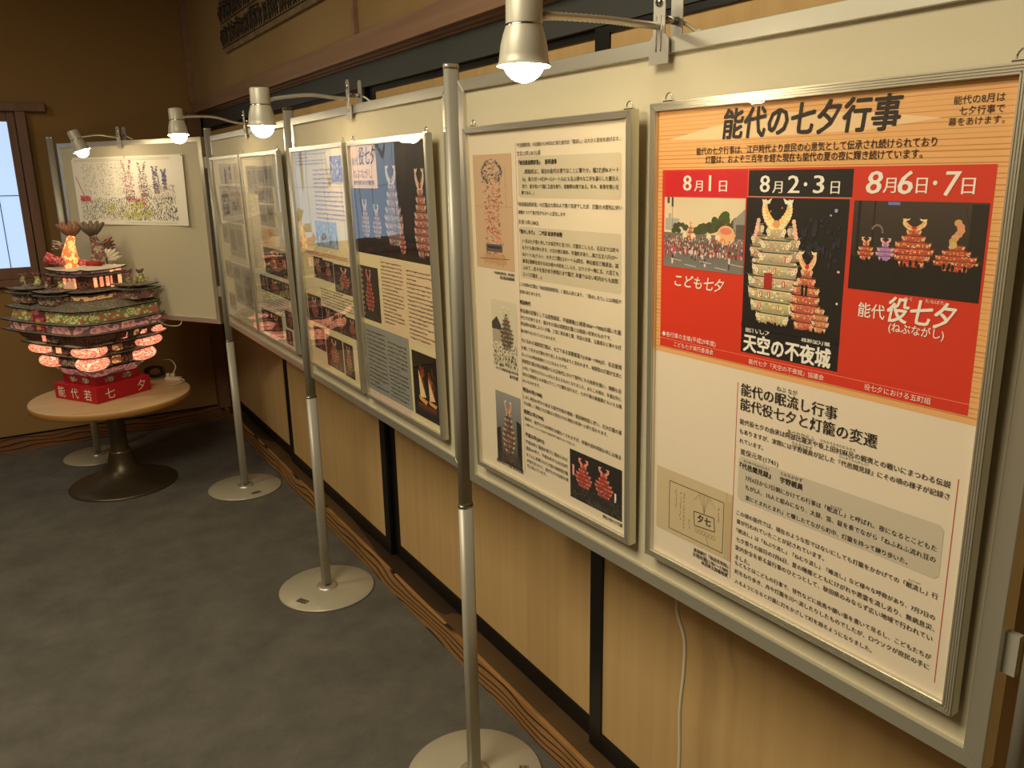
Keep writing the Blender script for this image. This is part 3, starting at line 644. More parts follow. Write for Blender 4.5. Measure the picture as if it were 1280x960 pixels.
# the three photographs
P = Pic(H, ZP + .0008); x, y, w, h = 28.5, 137.5, 157.5, 105
P.grad(x, y, w, h * .55, (222, 206, 172), (236, 214, 176)); P.rect(x, y + h * .5, w, h * .5, (120, 114, 104)); P.grad(x, y + h * .62, w, h * .38, (104, 100, 94), (128, 124, 116))
r = random.Random(5)
P.rect(x + 2, y + 31, 30, 18, (178, 176, 160)); P.rect(x + 9, y + 24, 6, 10, (178, 176, 160)); P.line(x + 17, y, x + 18, y + 56, 1, (120, 118, 108)); P.rect(x + 6, y, 5, 9, (70, 66, 60)); P.rect(x + 15, y, 4, 14, (60, 58, 54))
for k in range(60):
    a = r.random(); P.disc(x + 66 + a * 78, y + 48 - (1 - abs(a - .75) * 1.3) * 26 * r.random(), r.uniform(4, 8), r.uniform(3, 7), jit((78, 82, 44), 12, r), 8)
for k in range(16): P.disc(x + 20 + r.random() * 28, y + 50 - r.random() * 10, 5, 4, jit((74, 80, 50), 10, r), 8)
P.poly([(x + 137, y + 30), (x + w, y + 14), (x + w, y + 46), (x + 137, y + 44)], (150, 144, 132)); P.rect(x + 142, y + 36, w - 142, 20, (96, 88, 80))
castle(P, x + 49, y + 30, 13, 34, 3, tiers=4); P.disc(x + 124, y + 52, 17, 14, (240, 180, 128), 18); P.disc(x + 124, y + 46, 11, 5, (226, 130, 108), 14)
for k in range(4): P.disc(x + 44 + k * 17 + (k > 1) * 14, y + 56, 5, 4.4, (246, 222, 180), 12)
crowd(P, x, y + 56, w, 30, 420, 8, [(176, 40, 50), (214, 196, 180), (150, 30, 44), (230, 214, 200), (70, 40, 40), (200, 100, 96)], 1.6, 3.2)
for k in range(9):
    px_ = x + 12 + r.random() * (w - 26); P.rect(px_, y + 76 + r.random() * 16, 3.6, 8, (226, 214, 204)); P.rect(px_ + .6, y + 82 + r.random() * 12, 2.2, 7, (50, 36, 40))
for k in range(5): P.line(x + 15 + k * 30, y + 92 + k % 2 * 7, x + 38 + k * 30, y + 94 + k % 2 * 7, .9, (220, 214, 200))
P.poly([(x + 18, y + 70), (x + 27, y + 78), (x + 20, y + 86)], (214, 80, 110))
P.build('photograph', sA)
P = Pic(H, ZP + .0008); r = random.Random(7); x, y, w, h = 187.5, 136, 158.5, 216.5
for k in range(46): P.rect(x + 88 + r.random() * 60, y + 24 + r.random() * 60, r.uniform(1.5, 7), r.uniform(2, 10), jit((38, 40, 50), 12, r))
P.disc(x + 141, y + 14, 2.4, 2.4, (150, 165, 220)); P.disc(x + 134, y + 20, 1.6, 1.2, (160, 175, 220)); P.disc(x + 150, y + 89, 2.2, 1.6, (250, 190, 140)); P.disc(x + 151, y + 129, 1.6, 1.6, (240, 220, 190))
castle(P, x + 10, y + 34, 30, 60, 24, ((240, 210, 170), (210, 180, 140), (230, 140, 110), (246, 226, 206), (140, 150, 120)), (90, 86, 76), 4, False); castle(P, x + 62, y + 36, 30, 60, 25, ((240, 210, 170), (210, 180, 140), (230, 140, 110), (246, 226, 206), (140, 150, 120)), (90, 86, 76), 4, False)
castle(P, x + 8, y + 4, 88, 166, 21, ((248, 214, 130), (226, 206, 160), (240, 170, 110), (246, 236, 206), (150, 156, 128)), (84, 82, 70), 8)
for s in (0, 62):
    for k in range(5): P.disc(x + 20 + s + (k - 2) * (1.2 if s else -1.2), y + 30 + k * 5, 3.3, 3.4, jit((246, 196, 170), 14, r), 9)
castle(P, x + 80, y + 68, 48, 102, 22, ((250, 190, 140), (232, 120, 90), (214, 60, 44), (246, 222, 170), (110, 110, 80)), (60, 40, 34), 7)
castle(P, x + 116, y + 138, 26, 32, 23, tiers=4, fish=False); P.rect(x + 97, y + 110, 3.5, 14, (10, 8, 8)); P.rect(x + 103, y + 110, 3.5, 14, (10, 8, 8))
P.rect(x + 36, y + 100, 14, 22, (170, 40, 34))
for k in range(40): P.disc(x + 14 + r.random() * 128, y + 172 + r.uniform(-3, 2), 2.2, 3.4, (14, 11, 10), 7)
P.rect(x, y + 172, w, 8, (16, 13, 12))
P.build('photograph', sA)
P = Pic(H, ZP + .0008); r = random.Random(9); x, y, w, h = 352.5, 137, 158.5, 106
P.grad(x, y, w, h * .7, (66, 54, 44), (44, 34, 28)); P.rect(x, y + 66, w, h - 66, (24, 19, 16)); P.rect(x + 141, y + 2, w - 141, 60, (30, 26, 20))
for k in range(5): P.line(x + 6, y + k * 8, x + 40, y + 40 + k * 3, .4, (30, 22, 20))
P.rect(x + 6, y, 4, 64, (22, 16, 14)); P.rect(x + 27, y, 1.8, 64, (22, 16, 14)); P.rect(x + 44, y + 1, 15, 3.4, (110, 130, 200)); P.line(x + 134, y + 4, x + 140, y + 26, 1, (36, 28, 24))
for a in range(8): P.disc(x + 33 + 7 * math.cos(a * .38), y + 36 - 8 * math.sin(a * .38), 1.4, 1.4, (140, 120, 106), 7)
FW = ((250, 176, 110), (226, 96, 58), (200, 50, 34), (250, 226, 170), (140, 110, 70))
castle(P, x + 53, y + 20, 51, 54, 31, FW, (90, 30, 22), 6); castle(P, x + 103, y + 46, 52, 29, 32, FW, (90, 30, 22), 5, False)
for k in range(7): P.disc(x + 128 + 4 * math.sin(k * .9), y + 22 + k * 4, 4.5, 4, jit((220, 170, 110), 16, r), 9)
castle(P, x + 9, y + 43, 22, 27, 33, FW, (90, 30, 22), 4); castle(P, x + 33, y + 43, 24, 26, 34, ((236, 160, 150), (200, 150, 210), (220, 80, 60), (250, 220, 230), (150, 100, 150)), (90, 40, 60), 4)
for k in range(70): P.disc(x + r.random() * w * .98 + 1, y + 74 + r.uniform(-5, 6), 1.8, 4, (22, 16, 14), 7)
P.rect(x, y + 80, w, h - 80, (22, 17, 15))
P.build('photograph', sA)
# lower white part
P = Pic(H, ZP + .0002)
x0, y0, x1, y1 = 193, 510, 503, 580; cr = 5
P.poly([(x0 + cr, y0), (x1 - cr, y0), (x1, y0 + cr), (x1, y1 - cr), (x1 - cr, y1), (x0 + cr, y1), (x0, y1 - cr), (x0, y0 + cr)], (204, 192, 170))
P.rect(184.6, 399, .9, 317, (196, 60, 44)); P.rect(512.0, 447, 1.0, 269, (196, 60, 44))
P.build('text_box_print', sA)
P = Pic(H, ZP + .0003); r = random.Random(3)
P.rect(20.3, 577, 163.4, 111.5, (206, 186, 146)); P.rect(172, 577, 1.5, 111, (180, 158, 118)); P.rect(175, 590, 8.7, 98, (196, 172, 134))
for a, b_, c, d in ((50.5, 595.5, 168, 595.5), (168, 595.5, 168, 680.5), (168, 680.5, 50.5, 680.5), (50.5, 680.5, 50.5, 595.5)): P.line(a, b_, c, d, 1.3, (44, 30, 24))
for a, b_, c, d in ((106, 631, 149, 628), (149, 628, 151, 651), (151, 651, 108, 655), (108, 655, 106, 631)): P.line(a, b_, c, d, 1.6, (48, 34, 26))
for k in range(14):
    a = math.radians(20 + k * 10.5); ex_, ey_ = 128 + 27 * math.cos(a), 612 - 13 * math.sin(a) + 2; mx_, my_ = 128 + 14 * math.cos(a), 603 - 10 * math.sin(a)
    if k % 2: P.line(128, 629, 128 + 4 * math.cos(a), 614, .4, (96, 76, 56)); P.line(128 + 4 * math.cos(a), 614, mx_, my_, .4, (96, 76, 56)); P.line(mx_, my_, ex_, ey_ + 5, .4, (96, 76, 56))
for k in range(6):
    P.disc(112 + k * 7.5, 662, 4, 4.6, (132, 112, 84), 12); P.disc(112 + k * 7.5, 662, 3.3, 3.9, (198, 178, 138), 12)
P.line(132, 664, 140, 680, .9, (110, 88, 64))
for cx_, n in ((66, 5), (76, 8), (84, 10), (96, 3), (158, 4)):
    for k in range(n):
        for q in range(2): P.line(cx_ + r.uniform(-2, 2), 608 + k * 6.5 + r.uniform(-2, 2) + (40 if n == 3 else 0), cx_ + r.uniform(-2, 2), 611 + k * 6.5 + r.uniform(-1, 2) + (40 if n == 3 else 0), .7, (60, 44, 34))
P.build('old_drawing_print', sA)
letters('A', sA, H)

# --- poster B: white text poster
eB, sB = poster('B', M1, .069, .9495, 521, 744, 'white text poster with narrow pictures down its left side, left of the red festival poster', False, (230, 214, 186))
H = 744; P = Pic(H, ZP)
for x0, y0, x1, y1 in ((191.5, 63.5, 491, 139), (190.5, 194, 491, 294.5)):
    P.poly([(x0 + 4, y0), (x1 - 4, y0), (x1, y0 + 4), (x1, y1 - 4), (x1 - 4, y1), (x0 + 4, y1), (x0, y1 - 4), (x0, y0 + 4)], (208, 194, 164))
P.rect(184.6, 38, .9, 674, (200, 70, 60)); P.rect(502.0, 38, .9, 673, (200, 70, 60)); P.build('text_box_print', sB)
P = Pic(H, ZP + .0003); r = random.Random(12)
P.rect(26, 56, 144, 229, (206, 172, 136)); P.rect(26, 158, 144, .7, (170, 130, 100))
for k in range(360):
    t = r.random(); yy = 64 + t * 190; hw = 24 + 10 * math.sin(t * 5) ** 2; xx = 96 + r.uniform(-hw, hw)
    c = jit(((190, 70, 60) if t > .25 else (70, 70, 84)) if r.random() < .55 else r.choice([(60, 52, 50), (224, 190, 156), (150, 70, 60)]), 16, r)
    a = r.uniform(0, 3.1); l = r.uniform(4, 13); P.line(xx, yy, xx + l * math.cos(a), yy + l * math.sin(a) * .5, r.uniform(.8, 2.2), c)
for s in (-1, 1):
    for k in range(60): t = r.random(); P.line(96 + s * (10 + 26 * math.sin(t * 3)) + r.uniform(-5, 5), 66 + t * 44, 96 + s * (14 + 22 * math.sin(t * 3)) + r.uniform(-5, 5), 70 + t * 44, r.uniform(.8, 2.4), jit((84, 80, 92), 20, r))
P.rect(66, 234, 62, 16, (96, 90, 88)); P.rect(72, 238, 50, 5, (50, 46, 44)); P.line(40, 266, 150, 262, 1.6, (110, 80, 50))
for k in range(26): P.line(60 + k * 3, 252 + r.uniform(0, 4), 56 + k * 3.4, 272 + r.uniform(0, 8), 1.3, jit((176, 130, 50), 20, r))
for k in range(16): P.line(146 + r.uniform(-2, 2), 84 + k * 5, 147 + r.uniform(-2, 2), 87 + k * 5, .9, (90, 70, 60))
P.build('picture_print', sB)
GR = ((200, 190, 160), (120, 108, 90), (60, 52, 44), (222, 210, 184), (90, 80, 66))
P = Pic(H, ZP + .0003); P.rect(76, 349, 95, 143, (216, 204, 174)); castle(P, 106, 362, 52, 90, 41, GR, (44, 38, 32), 8)
P.poly([(76, 398), (96, 384), (112, 402), (112, 416), (76, 412)], (70, 62, 54)); P.rect(78, 412, 30, 26, (176, 164, 138)); crowd(P, 76, 436, 95, 56, 260, 42, [(60, 52, 44), (40, 34, 28), (170, 158, 130), (200, 190, 160)], 1.5, 4); P.build('photograph', sB)
P = Pic(H, ZP + .0003); P.grad(79, 548, 97, 162, (150, 148, 142), (64, 54, 48)); castle(P, 103, 566, 48, 118, 43, ((200, 140, 100), (120, 96, 80), (210, 110, 60), (226, 206, 176), (70, 60, 52)), (50, 42, 38), 8)
P.poly([(79, 636), (96, 628), (100, 700), (79, 706)], (34, 28, 26)); P.poly([(158, 600), (176, 606), (176, 706), (160, 690)], (30, 26, 24)); crowd(P, 79, 676, 97, 34, 160, 44, [(36, 28, 24), (60, 46, 40), (110, 90, 70)], 2, 4); P.build('photograph', sB)
P = Pic(H, ZP + .0003); P.rect(342.5, 610, 152, 99.5, (26, 21, 17)); FW2 = ((232, 120, 96), (200, 70, 54), (160, 44, 36), (250, 190, 160), (110, 70, 54))
castle(P, 358, 622, 52, 58, 45, FW2, (60, 26, 20), 6); castle(P, 417, 622, 54, 58, 46, FW2, (60, 26, 20), 6); P.rect(350, 640, 6, 22, (240, 160, 150)); P.rect(474, 660, 5, 18, (250, 220, 210))
crowd(P, 342.5, 672, 152, 37, 420, 47, [(60, 52, 44), (44, 38, 34), (84, 74, 64), (30, 26, 22)], 1.5, 3.5); P.build('photograph', sB)
letters('B', sB, H)

# --- posters further along the row
def pics(sh, H, key, fn):
    for k, q in QD[key].items():
        if len(q) == 8: fn(k, bb(q))
NIGHT = ((226, 150, 110), (180, 90, 70), (130, 50, 44), (240, 210, 180), (90, 70, 64))
eC, sC = poster('C', M2, .601, .9495, 510, 744, 'poster topped by a large night photograph of lantern floats, with sails burning at its foot', True, (232, 216, 168))
H = 744; P = Pic(H, ZP); P.rect(163, 312, 336, 208, (234, 206, 164)); P.rect(13, 514, 310, 200, (150, 152, 142)); P.rect(12, 718, 300, 13, (226, 196, 180)); P.build('text_box_print', sC)
P = Pic(H, ZP + .0003); P.rect(12, 14, 486, 292, (34, 34, 36)); P.rect(12, 268, 486, 38, (24, 20, 18))
PALE = ((196, 180, 170), (150, 130, 122), (180, 110, 100), (226, 214, 200), (110, 100, 100))
castle(P, 222, 72, 116, 200, 51, PALE, (90, 76, 76), 8); castle(P, 404, 82, 90, 210, 52, ((226, 180, 150), (190, 120, 100), (160, 70, 56), (236, 220, 196), (120, 90, 80)), (84, 50, 44), 9)
castle(P, 58, 158, 56, 102, 53, PALE, (80, 66, 66), 7); castle(P, 138, 170, 58, 90, 54, PALE, (80, 66, 66), 6); castle(P, 310, 214, 38, 76, 55, ((226, 150, 130), (190, 90, 80), (150, 50, 44), (236, 220, 196), (120, 90, 80)), (84, 40, 34), 5)
crowd(P, 12, 262, 486, 42, 300, 56, [(30, 24, 22), (60, 44, 40), (20, 16, 14)], 3, 7); P.build('photograph', sC)
P = Pic(H, ZP + .0009); P.rect(12.6, 12.6, 180, 114, (238, 202, 172)); P.build('title_box_print', sC)
P = Pic(H, ZP + .0003); P.rect(15, 343, 130, 156, (44, 40, 38)); castle(P, 42, 354, 62, 118, 57, ((216, 110, 84), (170, 70, 60), (140, 50, 44), (226, 170, 140), (80, 60, 56)), (60, 34, 30), 8)
for k in range(9): P.rect(17, 352 + k * 16, 13, 8, (150, 136, 116))
crowd(P, 15, 466, 130, 33, 130, 58, [(30, 26, 24), (70, 60, 54)], 2, 5); P.build('photograph', sC)
P = Pic(H, ZP + .0003); P.rect(337, 538, 160, 176, (22, 14, 8)); r = random.Random(60)
for k in range(70):
    t = r.random(); cx_ = 392 if k % 2 else 446; P.line(cx_ + r.uniform(-20, 20), 655 - t * 60, cx_ + r.uniform(-14, 14), 640 - t * 70, 1.4, jit((190, 84, 30), 30, r))
P.poly([(372, 585), (412, 655), (376, 660)], (255, 222, 160)); P.poly([(430, 600), (464, 655), (432, 660)], (250, 210, 150)); P.poly([(366, 656), (420, 664), (410, 676), (372, 668)], (240, 170, 90)); P.poly([(425, 660), (474, 664), (466, 674), (430, 670)], (240, 170, 90))
P.grad(360, 676, 110, 20, (120, 60, 24), (30, 18, 10)); P.build('photograph', sC)
P = Pic(H, ZP + .0004); greeking(P, 170, 318, 150, 175, 17, 61); greeking(P, 336, 326, 156, 185, 17, 62); greeking(P, 22, 528, 150, 176, 14, 63); greeking(P, 178, 540, 134, 166, 14, 64); P.build('small_print', sC)
letters('C', sC, H, .0106)

eD, sD = poster('D', M2, .067, .9495, 500, 744, 'cream poster with rows of small dark photographs, between a pole and the night-photograph poster', True, (234, 218, 172))
P = Pic(H, ZP); P.rect(13, 332, 482, 14, (236, 190, 140)); P.rect(180, 60, 315, 176, (238, 216, 178)); P.build('text_box_print', sD)
P = Pic(H, ZP + .0004); greeking(P, 200, 68, 280, 160, 12, 70, (110, 96, 84)); greeking(P, 40, 333, 440, 12, 2, 71); greeking(P, 170, 448, 320, 58, 6, 72); greeking(P, 30, 20, 330, 40, 4, 73, (120, 106, 94)); P.build('small_print', sD)
def dpic(k, q, sh=sD, H=744):
    x, y, w, h = q
    if k in ('band', 'txt'): return
    P = Pic(H, ZP + .0003); r = random.Random(hash(k) % 7 + int(x) * 3 + int(y))
    if k == 'p1': P.rect(x, y, w, h, (120, 120, 150)); crowd(P, x, y, w, h, 90, 7, [(60, 70, 130), (210, 206, 214), (140, 130, 160), (90, 90, 140)], 6, 12)
    elif k == 'p2': P.rect(x, y, w, h, (150, 170, 190)); crowd(P, x, y, w, h, 160, 8, [(210, 216, 220), (120, 140, 170), (80, 70, 60), (180, 190, 200)], 3, 8)
    else:
        P.rect(x, y, w, h, (52, 42, 38)); castle(P, x + w * .25, y + h * .1, w * .5, h * .7, int(x + y), NIGHT, (60, 40, 34), 6); crowd(P, x, y + h * .65, w, h * .35, 70, 9, [(70, 50, 46), (40, 32, 30), (110, 70, 70), (130, 110, 96)], 3, 7)
    P.build('photograph', sh)
pics(sD, H, 'D', dpic)

eE, sE = poster('E', M3, .655, .9495, 536, 744, 'poster of grey clippings above dark photographs, right half of the third panel', True, (230, 218, 186))
P = Pic(H, ZP); P.rect(190, 282, 180, 80, (236, 196, 146)); P.build('text_box_print', sE)
P = Pic(H, ZP + .0004); greeking(P, 200, 290, 160, 66, 8, 80, (150, 110, 80)); greeking(P, 100, 548, 400, 60, 6, 81); greeking(P, 30, 60, 50, 400, 40, 82, (130, 118, 100)); P.build('small_print', sE)
def epic(k, q, sh=sE, H=744):
    x, y, w, h = q; P = Pic(H, ZP + .0003)
    if k[0] == 'o': return
    if k[0] == 'g':
        P.rect(x, y, w, h, (170, 160, 140)); greeking(P, x + 4, y + 4, w - 8, h - 8, 9, int(x), (124, 114, 100)); P.rect(x + w * .1, y + h * .2, w * .34, h * .6, (120, 112, 104)); P.rect(x + w * .55, y + h * .15, w * .36, h * .5, (134, 126, 114))
    else:
        P.rect(x, y, w, h, (64, 50, 42)); castle(P, x + w * .2, y + h * .12, w * .55, h * .7, int(x + y), NIGHT, (60, 40, 34), 6); crowd(P, x, y + h * .6, w, h * .4, 90, 9, [(80, 56, 48), (40, 32, 28), (120, 90, 70), (150, 126, 100)], 3, 7)
    P.build('photograph', sh)
pics(sE, H, 'E', epic)
eF, sF = poster('F', M3, .088, .9495, 548, 744, 'poster of grey newspaper clippings, farthest of the row beside the bend', True, (230, 218, 186))
P = Pic(H, ZP + .0004); greeking(P, 150, 440, 340, 24, 2, 90, (130, 118, 100)); P.build('small_print', sF)
pics(sF, H, 'F', lambda k, q: epic(k, q, sF))
for q in ((300, 36, 180, 78), (180, 170, 280, 84)): pass

# --- hand-drawn sheet pinned to the angled panel
M4 = P4[1]
def sheetM(): return M4 @ Matrix.Translation((.098, 1.372 - .884, -.0068)) @ Matrix.Diagonal((1.085, 1, 1, 1))
eS = empty('drawn_sheet', M=sheetM()); tag(eS, 'wide white sheet with a hand-drawn crowd and tall coloured floats, pinned to the angled panel', 'drawing')
SW, SH = .765, .345
def warp(x, y): return .0045 + .0035 * math.sin(x * 9) * (1 - y / SH) + .010 * max(0, (x - .68) / .085) ** 2 * (1 - .5 * y / SH)
b = MB(); nx, ny = 40, 12
vs = [(SW * i / nx, SH * j / ny, warp(SW * i / nx, SH * j / ny)) for j in range(ny + 1) for i in range(nx + 1)]
vs += [(x, y, z - .0006) for x, y, z in vs]; N_ = (nx + 1) * (ny + 1)
fs = [(j * (nx + 1) + i, j * (nx + 1) + i + 1, (j + 1) * (nx + 1) + i + 1, (j + 1) * (nx + 1) + i) for j in range(ny) for i in range(nx)]
fs += [tuple(reversed([q + N_ for q in f])) for f in fs]
b.add(vs, fs, (240, 232, 214), True); b.build('paper', print_m, eS)
r = random.Random(77); b = MB(); cnt = 0
def stroke(x0, y0, x1, y1, w, col):
    global cnt; cnt += 1
    dx, dy = x1 - x0, y1 - y0; l = math.hypot(dx, dy) or 1; nx_, ny_ = -dy / l * w / 2, dx / l * w / 2; e = .0006 + (cnt % 500) * 1e-6
    pts = [(x0 + nx_, y0 + ny_), (x0 - nx_, y0 - ny_), (x1 - nx_, y1 - ny_), (x1 + nx_, y1 + ny_)]
    b.add([(x, y, warp(x, y) + e) for x, y in pts], [(0, 1, 2, 3)], col)
for y in (.325, .332, .012): stroke(.02, y, .68, y, .0012, (140, 120, 90))
for k in range(900):
    x = r.uniform(.05, .42); y = r.uniform(.15, .315)
    if abs((x - .05) % .12) < .012: continue
    stroke(x, y, x + r.uniform(-.004, .004), y + r.uniform(-.005, .005), .002, jit((96, 96, 90), 20, r))
for k in range(1300):
    x = r.uniform(.03, .69); t = r.random(); y = .02 + .115 * t
    c = (50, 50, 44) if x > .5 and t < .6 else r.choice([(90, 96, 70), (130, 130, 60), (70, 80, 66), (120, 110, 90)])
    stroke(x, y, x + r.uniform(-.005, .005), y + r.uniform(.004, .011), r.uniform(.0014, .0032), jit(c, 22, r))
for k in range(150):
    cx_, cy_ = r.choice([(.42, .05), (.45, .1), (.4, .09), (.36, .05), (.24, .09), (.5, .06)]); stroke(cx_ + r.uniform(-.03, .03), cy_ + r.uniform(-.02, .02), cx_ + r.uniform(-.03, .03), cy_ + r.uniform(-.02, .02), .0022, jit((206, 196, 60), 16, r))
for k in range(90): stroke(.03 + r.uniform(0, .07), .12 + r.uniform(0, .03), .03 + r.uniform(0, .08), .12 + r.uniform(0, .03), .003, jit((206, 90, 100), 20, r))
for k in range(26): t = k / 26; stroke(.018 + t * .05, .25 - t * .11, .022 + t * .05, .235 - t * .11, .004, (200, 110, 110))
for fx, fw_, y0, y1, cA, cB in ((.385, .08, .15, .325, (196, 84, 96), (120, 70, 90)), (.487, .066, .165, .315, (130, 90, 110), (90, 70, 90)), (.571, .044, .18, .29, (104, 90, 140), (80, 70, 110)), (.628, .03, .2, .275, (96, 84, 140), (80, 70, 110))):
    for k in range(230):
        t = r.random(); hw = fw_ / 2 * (.55 + .45 * math.sin(min(1, (1 - t) * 1.3) * 2.2)); 
        if t > .62: sgn = r.choice((-1, 1)); xx = fx + sgn * fw_ * (.12 + .25 * (t - .62) / .38) + r.uniform(-.006, .006)
        else: xx = fx + r.uniform(-hw, hw)
        yy = y0 + (y1 - y0) * t; a = r.uniform(-.5, .5); l = r.uniform(.004, .011)
        stroke(xx - l / 2, yy, xx + l / 2 * math.cos(a), yy + l * math.sin(a), .0022, jit(cA if r.random() < .6 else cB, 20, r))
    for k in range(12): stroke(fx - fw_ * .4, y0 - .004 - k * .0016, fx + fw_ * .42, y0 - .004 - k * .0016, .0009, (150, 120, 110))
for k in range(14): stroke(.37 + k * .0065, .118, .37 + k * .0065, .132, .0035, (220, 90, 100))
for k in range(12): stroke(.47 + r.uniform(-.01, .01), .09 + k * .004, .475 + r.uniform(-.01, .01), .1 + k * .004, .004, (214, 90, 100))
for k in range(700):
    x = r.uniform(.44, .69); y = r.uniform(.13, .2); stroke(x, y, x + r.uniform(-.004, .004), y + r.uniform(-.006, .006), .0012, jit((130, 110, 116), 24, r))
b.build('ink_drawing', print_m, eS)
for x, y in ((.006, SH - .005), (SW - .006, SH - .005), (SW * .5, SH - .004)):
    p = MB(); p.lathe([(.0005, 0), (.004, 0), (.004, .002), (.0015, .003), (.0005, .0035)], 12); p.xf(Matrix.Translation((x, y, warp(x, y)))); p.build('drawing_pin', steel, eS)

# ------------------------------------------------------------------ clip lamps
shade_m = mat('satin_grey_beige_enamel', (186, 180, 162), 0.42, 0.15); shade_in = mat('white_enamel', (240, 236, 226), 0.4)
bulb_m = bpy.data.materials.new('glowing_bulb'); bulb_m.use_nodes = True
_b = bulb_m.node_tree.nodes['Principled BSDF']; _b.inputs['Base Color'].default_value = (1, 1, 1, 1); _b.inputs['Emission Color'].default_value = (1.0, 0.80, 0.50, 1); _b.inputs['Emission Strength'].default_value = BULB
cable_m = mat('cream_cable', (206, 196, 170), 0.5)
LAMP = [(0.627, 0.981, 1.741), (0.636, 2.319, 1.738), (0.62, 3.442, 1.765), (0.369, 4.544, 1.741)]
def clip_lamp(rim, axis, cpt, tdir, label, neck=None, bz=-.003, gain=1.0):
    """rim: centre of the shade's rim; axis: from rim up through the shade; cpt: point on the panel top; tdir: direction of the panel"""
    e = empty('clip_lamp', cpt); tag(e, label, 'lamp', 'clip-on lamps along the panel tops')
    rim = Vector(rim) - Vector(cpt); ax = Vector(axis).normalized(); q = Vector((0, 0, 1)).rotation_difference(ax); M = Matrix.Translation(rim) @ q.to_matrix().to_4x4() @ Matrix.Scale(gain, 4)
    out_p = [(.0400, -.0018), (.0385, .0), (.0362, .003), (.0352, .012), (.0335, .026), (.0300, .040), (.0268, .049), (.0262, .0525), (.0262, .092), (.0240, .0955), (.001, .0965)]
    b = MB(); b.lathe(out_p, 40); b.xf(M); sh = b.build('shade', shade_m, e)
    b = MB(); b.lathe([(r_ - .0012, z_ - .0006) for r_, z_ in out_p[:6]] + [(.001, .0495)], 40); b.xf(M); b.build('shade_lining', shade_in, sh)
    b = MB(); b.lathe([(.0266, .0505), (.0266, .0535), (.0262, .0535)], 32); b.xf(M); b.build('vent_ring', steel, sh)
    b = MB(); b.ball((0, 0, bz), .0305, 28, 18); b.lathe([(.024, .024 + bz), (.014, .045)], 20); b.xf(M); b.build('bulb', bulb_m, e)
    # clip: two pressed arms pinching the panel's top edge
    t = Vector((tdir[0], tdir[1], 0)).normalized(); n = Vector((t.y, -t.x, 0))
    F = Matrix((t, Vector((0, 0, 1)), n)).transposed().to_4x4()
    for s, dz in ((1, 0), (-1, 0)):
        base_n = .0022 if s > 0 else -.034
        lo = (-.021, -.038), (.021, -.038), (.021, -.004), (.0125, .004), (.0125, .060), (.007, .067), (-.007, .067), (-.0125, .060), (-.0125, .004), (-.021, -.004)
        c = MB(); c.prism(lo, base_n, base_n + .0018)
        for rx in (-.005, .005): c.tube([(rx, -.020, base_n + (.002 if s > 0 else 0)), (rx, .030, base_n + (.002 if s > 0 else 0))], .0011, 8)
        c.xf(F); a = c.build('clip_arm', alu, e)
        c = MB(); c.lathe([(.0065, 0), (.006, .003), (.003, .0045), (.0004, .005)], 18); c.xf(F @ Matrix.Translation((0, .049, base_n + (.0018 if s > 0 else 0))) @ Matrix.Rotation(0 if s > 0 else math.pi, 4, 'X')); c.build('rivet', steel, a)
    c = MB(); c.tube([(0, .026, -.032), (0, .026, .0022)], .006, 14); c.xf(F); c.build('hinge_pin', steel, e)
    start = F @ Vector((0, .016, .006)); end = M @ Vector((0, 0, .064)); dirn = (end - start); end = end - Vector((dirn.x, dirn.y, 0)).normalized() * .024
    mid = (start + end) / 2 + Vector((0, 0, neck or .014)); q1 = start + n * .03 + Vector((0, 0, .002))
    pts = spline([start, start * .7 + mid * .3 + n * .01, mid, end * .8 + mid * .2 + Vector((0, 0, .003)), end], 22)
    c = MB(); c.tube(pts, .0048, 10, rib=.2); c.build('gooseneck', alu, e)
    pts = spline([F @ Vector((0, .028, -.03)), F @ Vector((.02, .012, -.05)), F @ Vector((.035, -.02, -.055)), F @ Vector((.03, -.25, -.045)), F @ Vector((.02, -.6, -.045))], 8)
    c = MB(); c.tube(pts, .0028, 8); c.build('flex', cable_m, e)
    return e
clip_lamp(LAMP[0], (.02, 0, 1), (.885, 1.000, 1.794), (.034, -1), 'nearest clip lamp, its big lit bulb over the white text poster', .004, .006, .94)
clip_lamp(LAMP[1], (0, -.02, 1), (.878, 2.290, 1.794), (0, -1), 'clip lamp lit above the second panel', .012)
clip_lamp(LAMP[2], (.0, .10, 1), (.884, 3.475, 1.794), (0, -1), 'clip lamp lit above the third panel', .0)
clip_lamp(LAMP[3], (-.30, .10, 1), (.559, 4.705, 1.794), (.528, -.849), 'clip lamp tilted over the hand-drawn sheet', .012)
# cord dropping behind the nearest panel
c = MB(); c.tube(spline([(.935, .945, 1.2), (1.00, 1.03, 1.0), (1.05, 1.09, .82), (1.072, 1.111, .716), (1.075, 1.090, .657), (1.075, 1.088, .582), (1.075, 1.095, .480), (1.075, 1.091, .347), (1.06, 1.09, .12), (1.03, 1.11, .005), (.98, 1.18, .005)], 8), .004, 8)
tag(c.build('hanging_cord', cable_m), 'cream cord hanging down behind the nearest panel to the floor', 'cord')

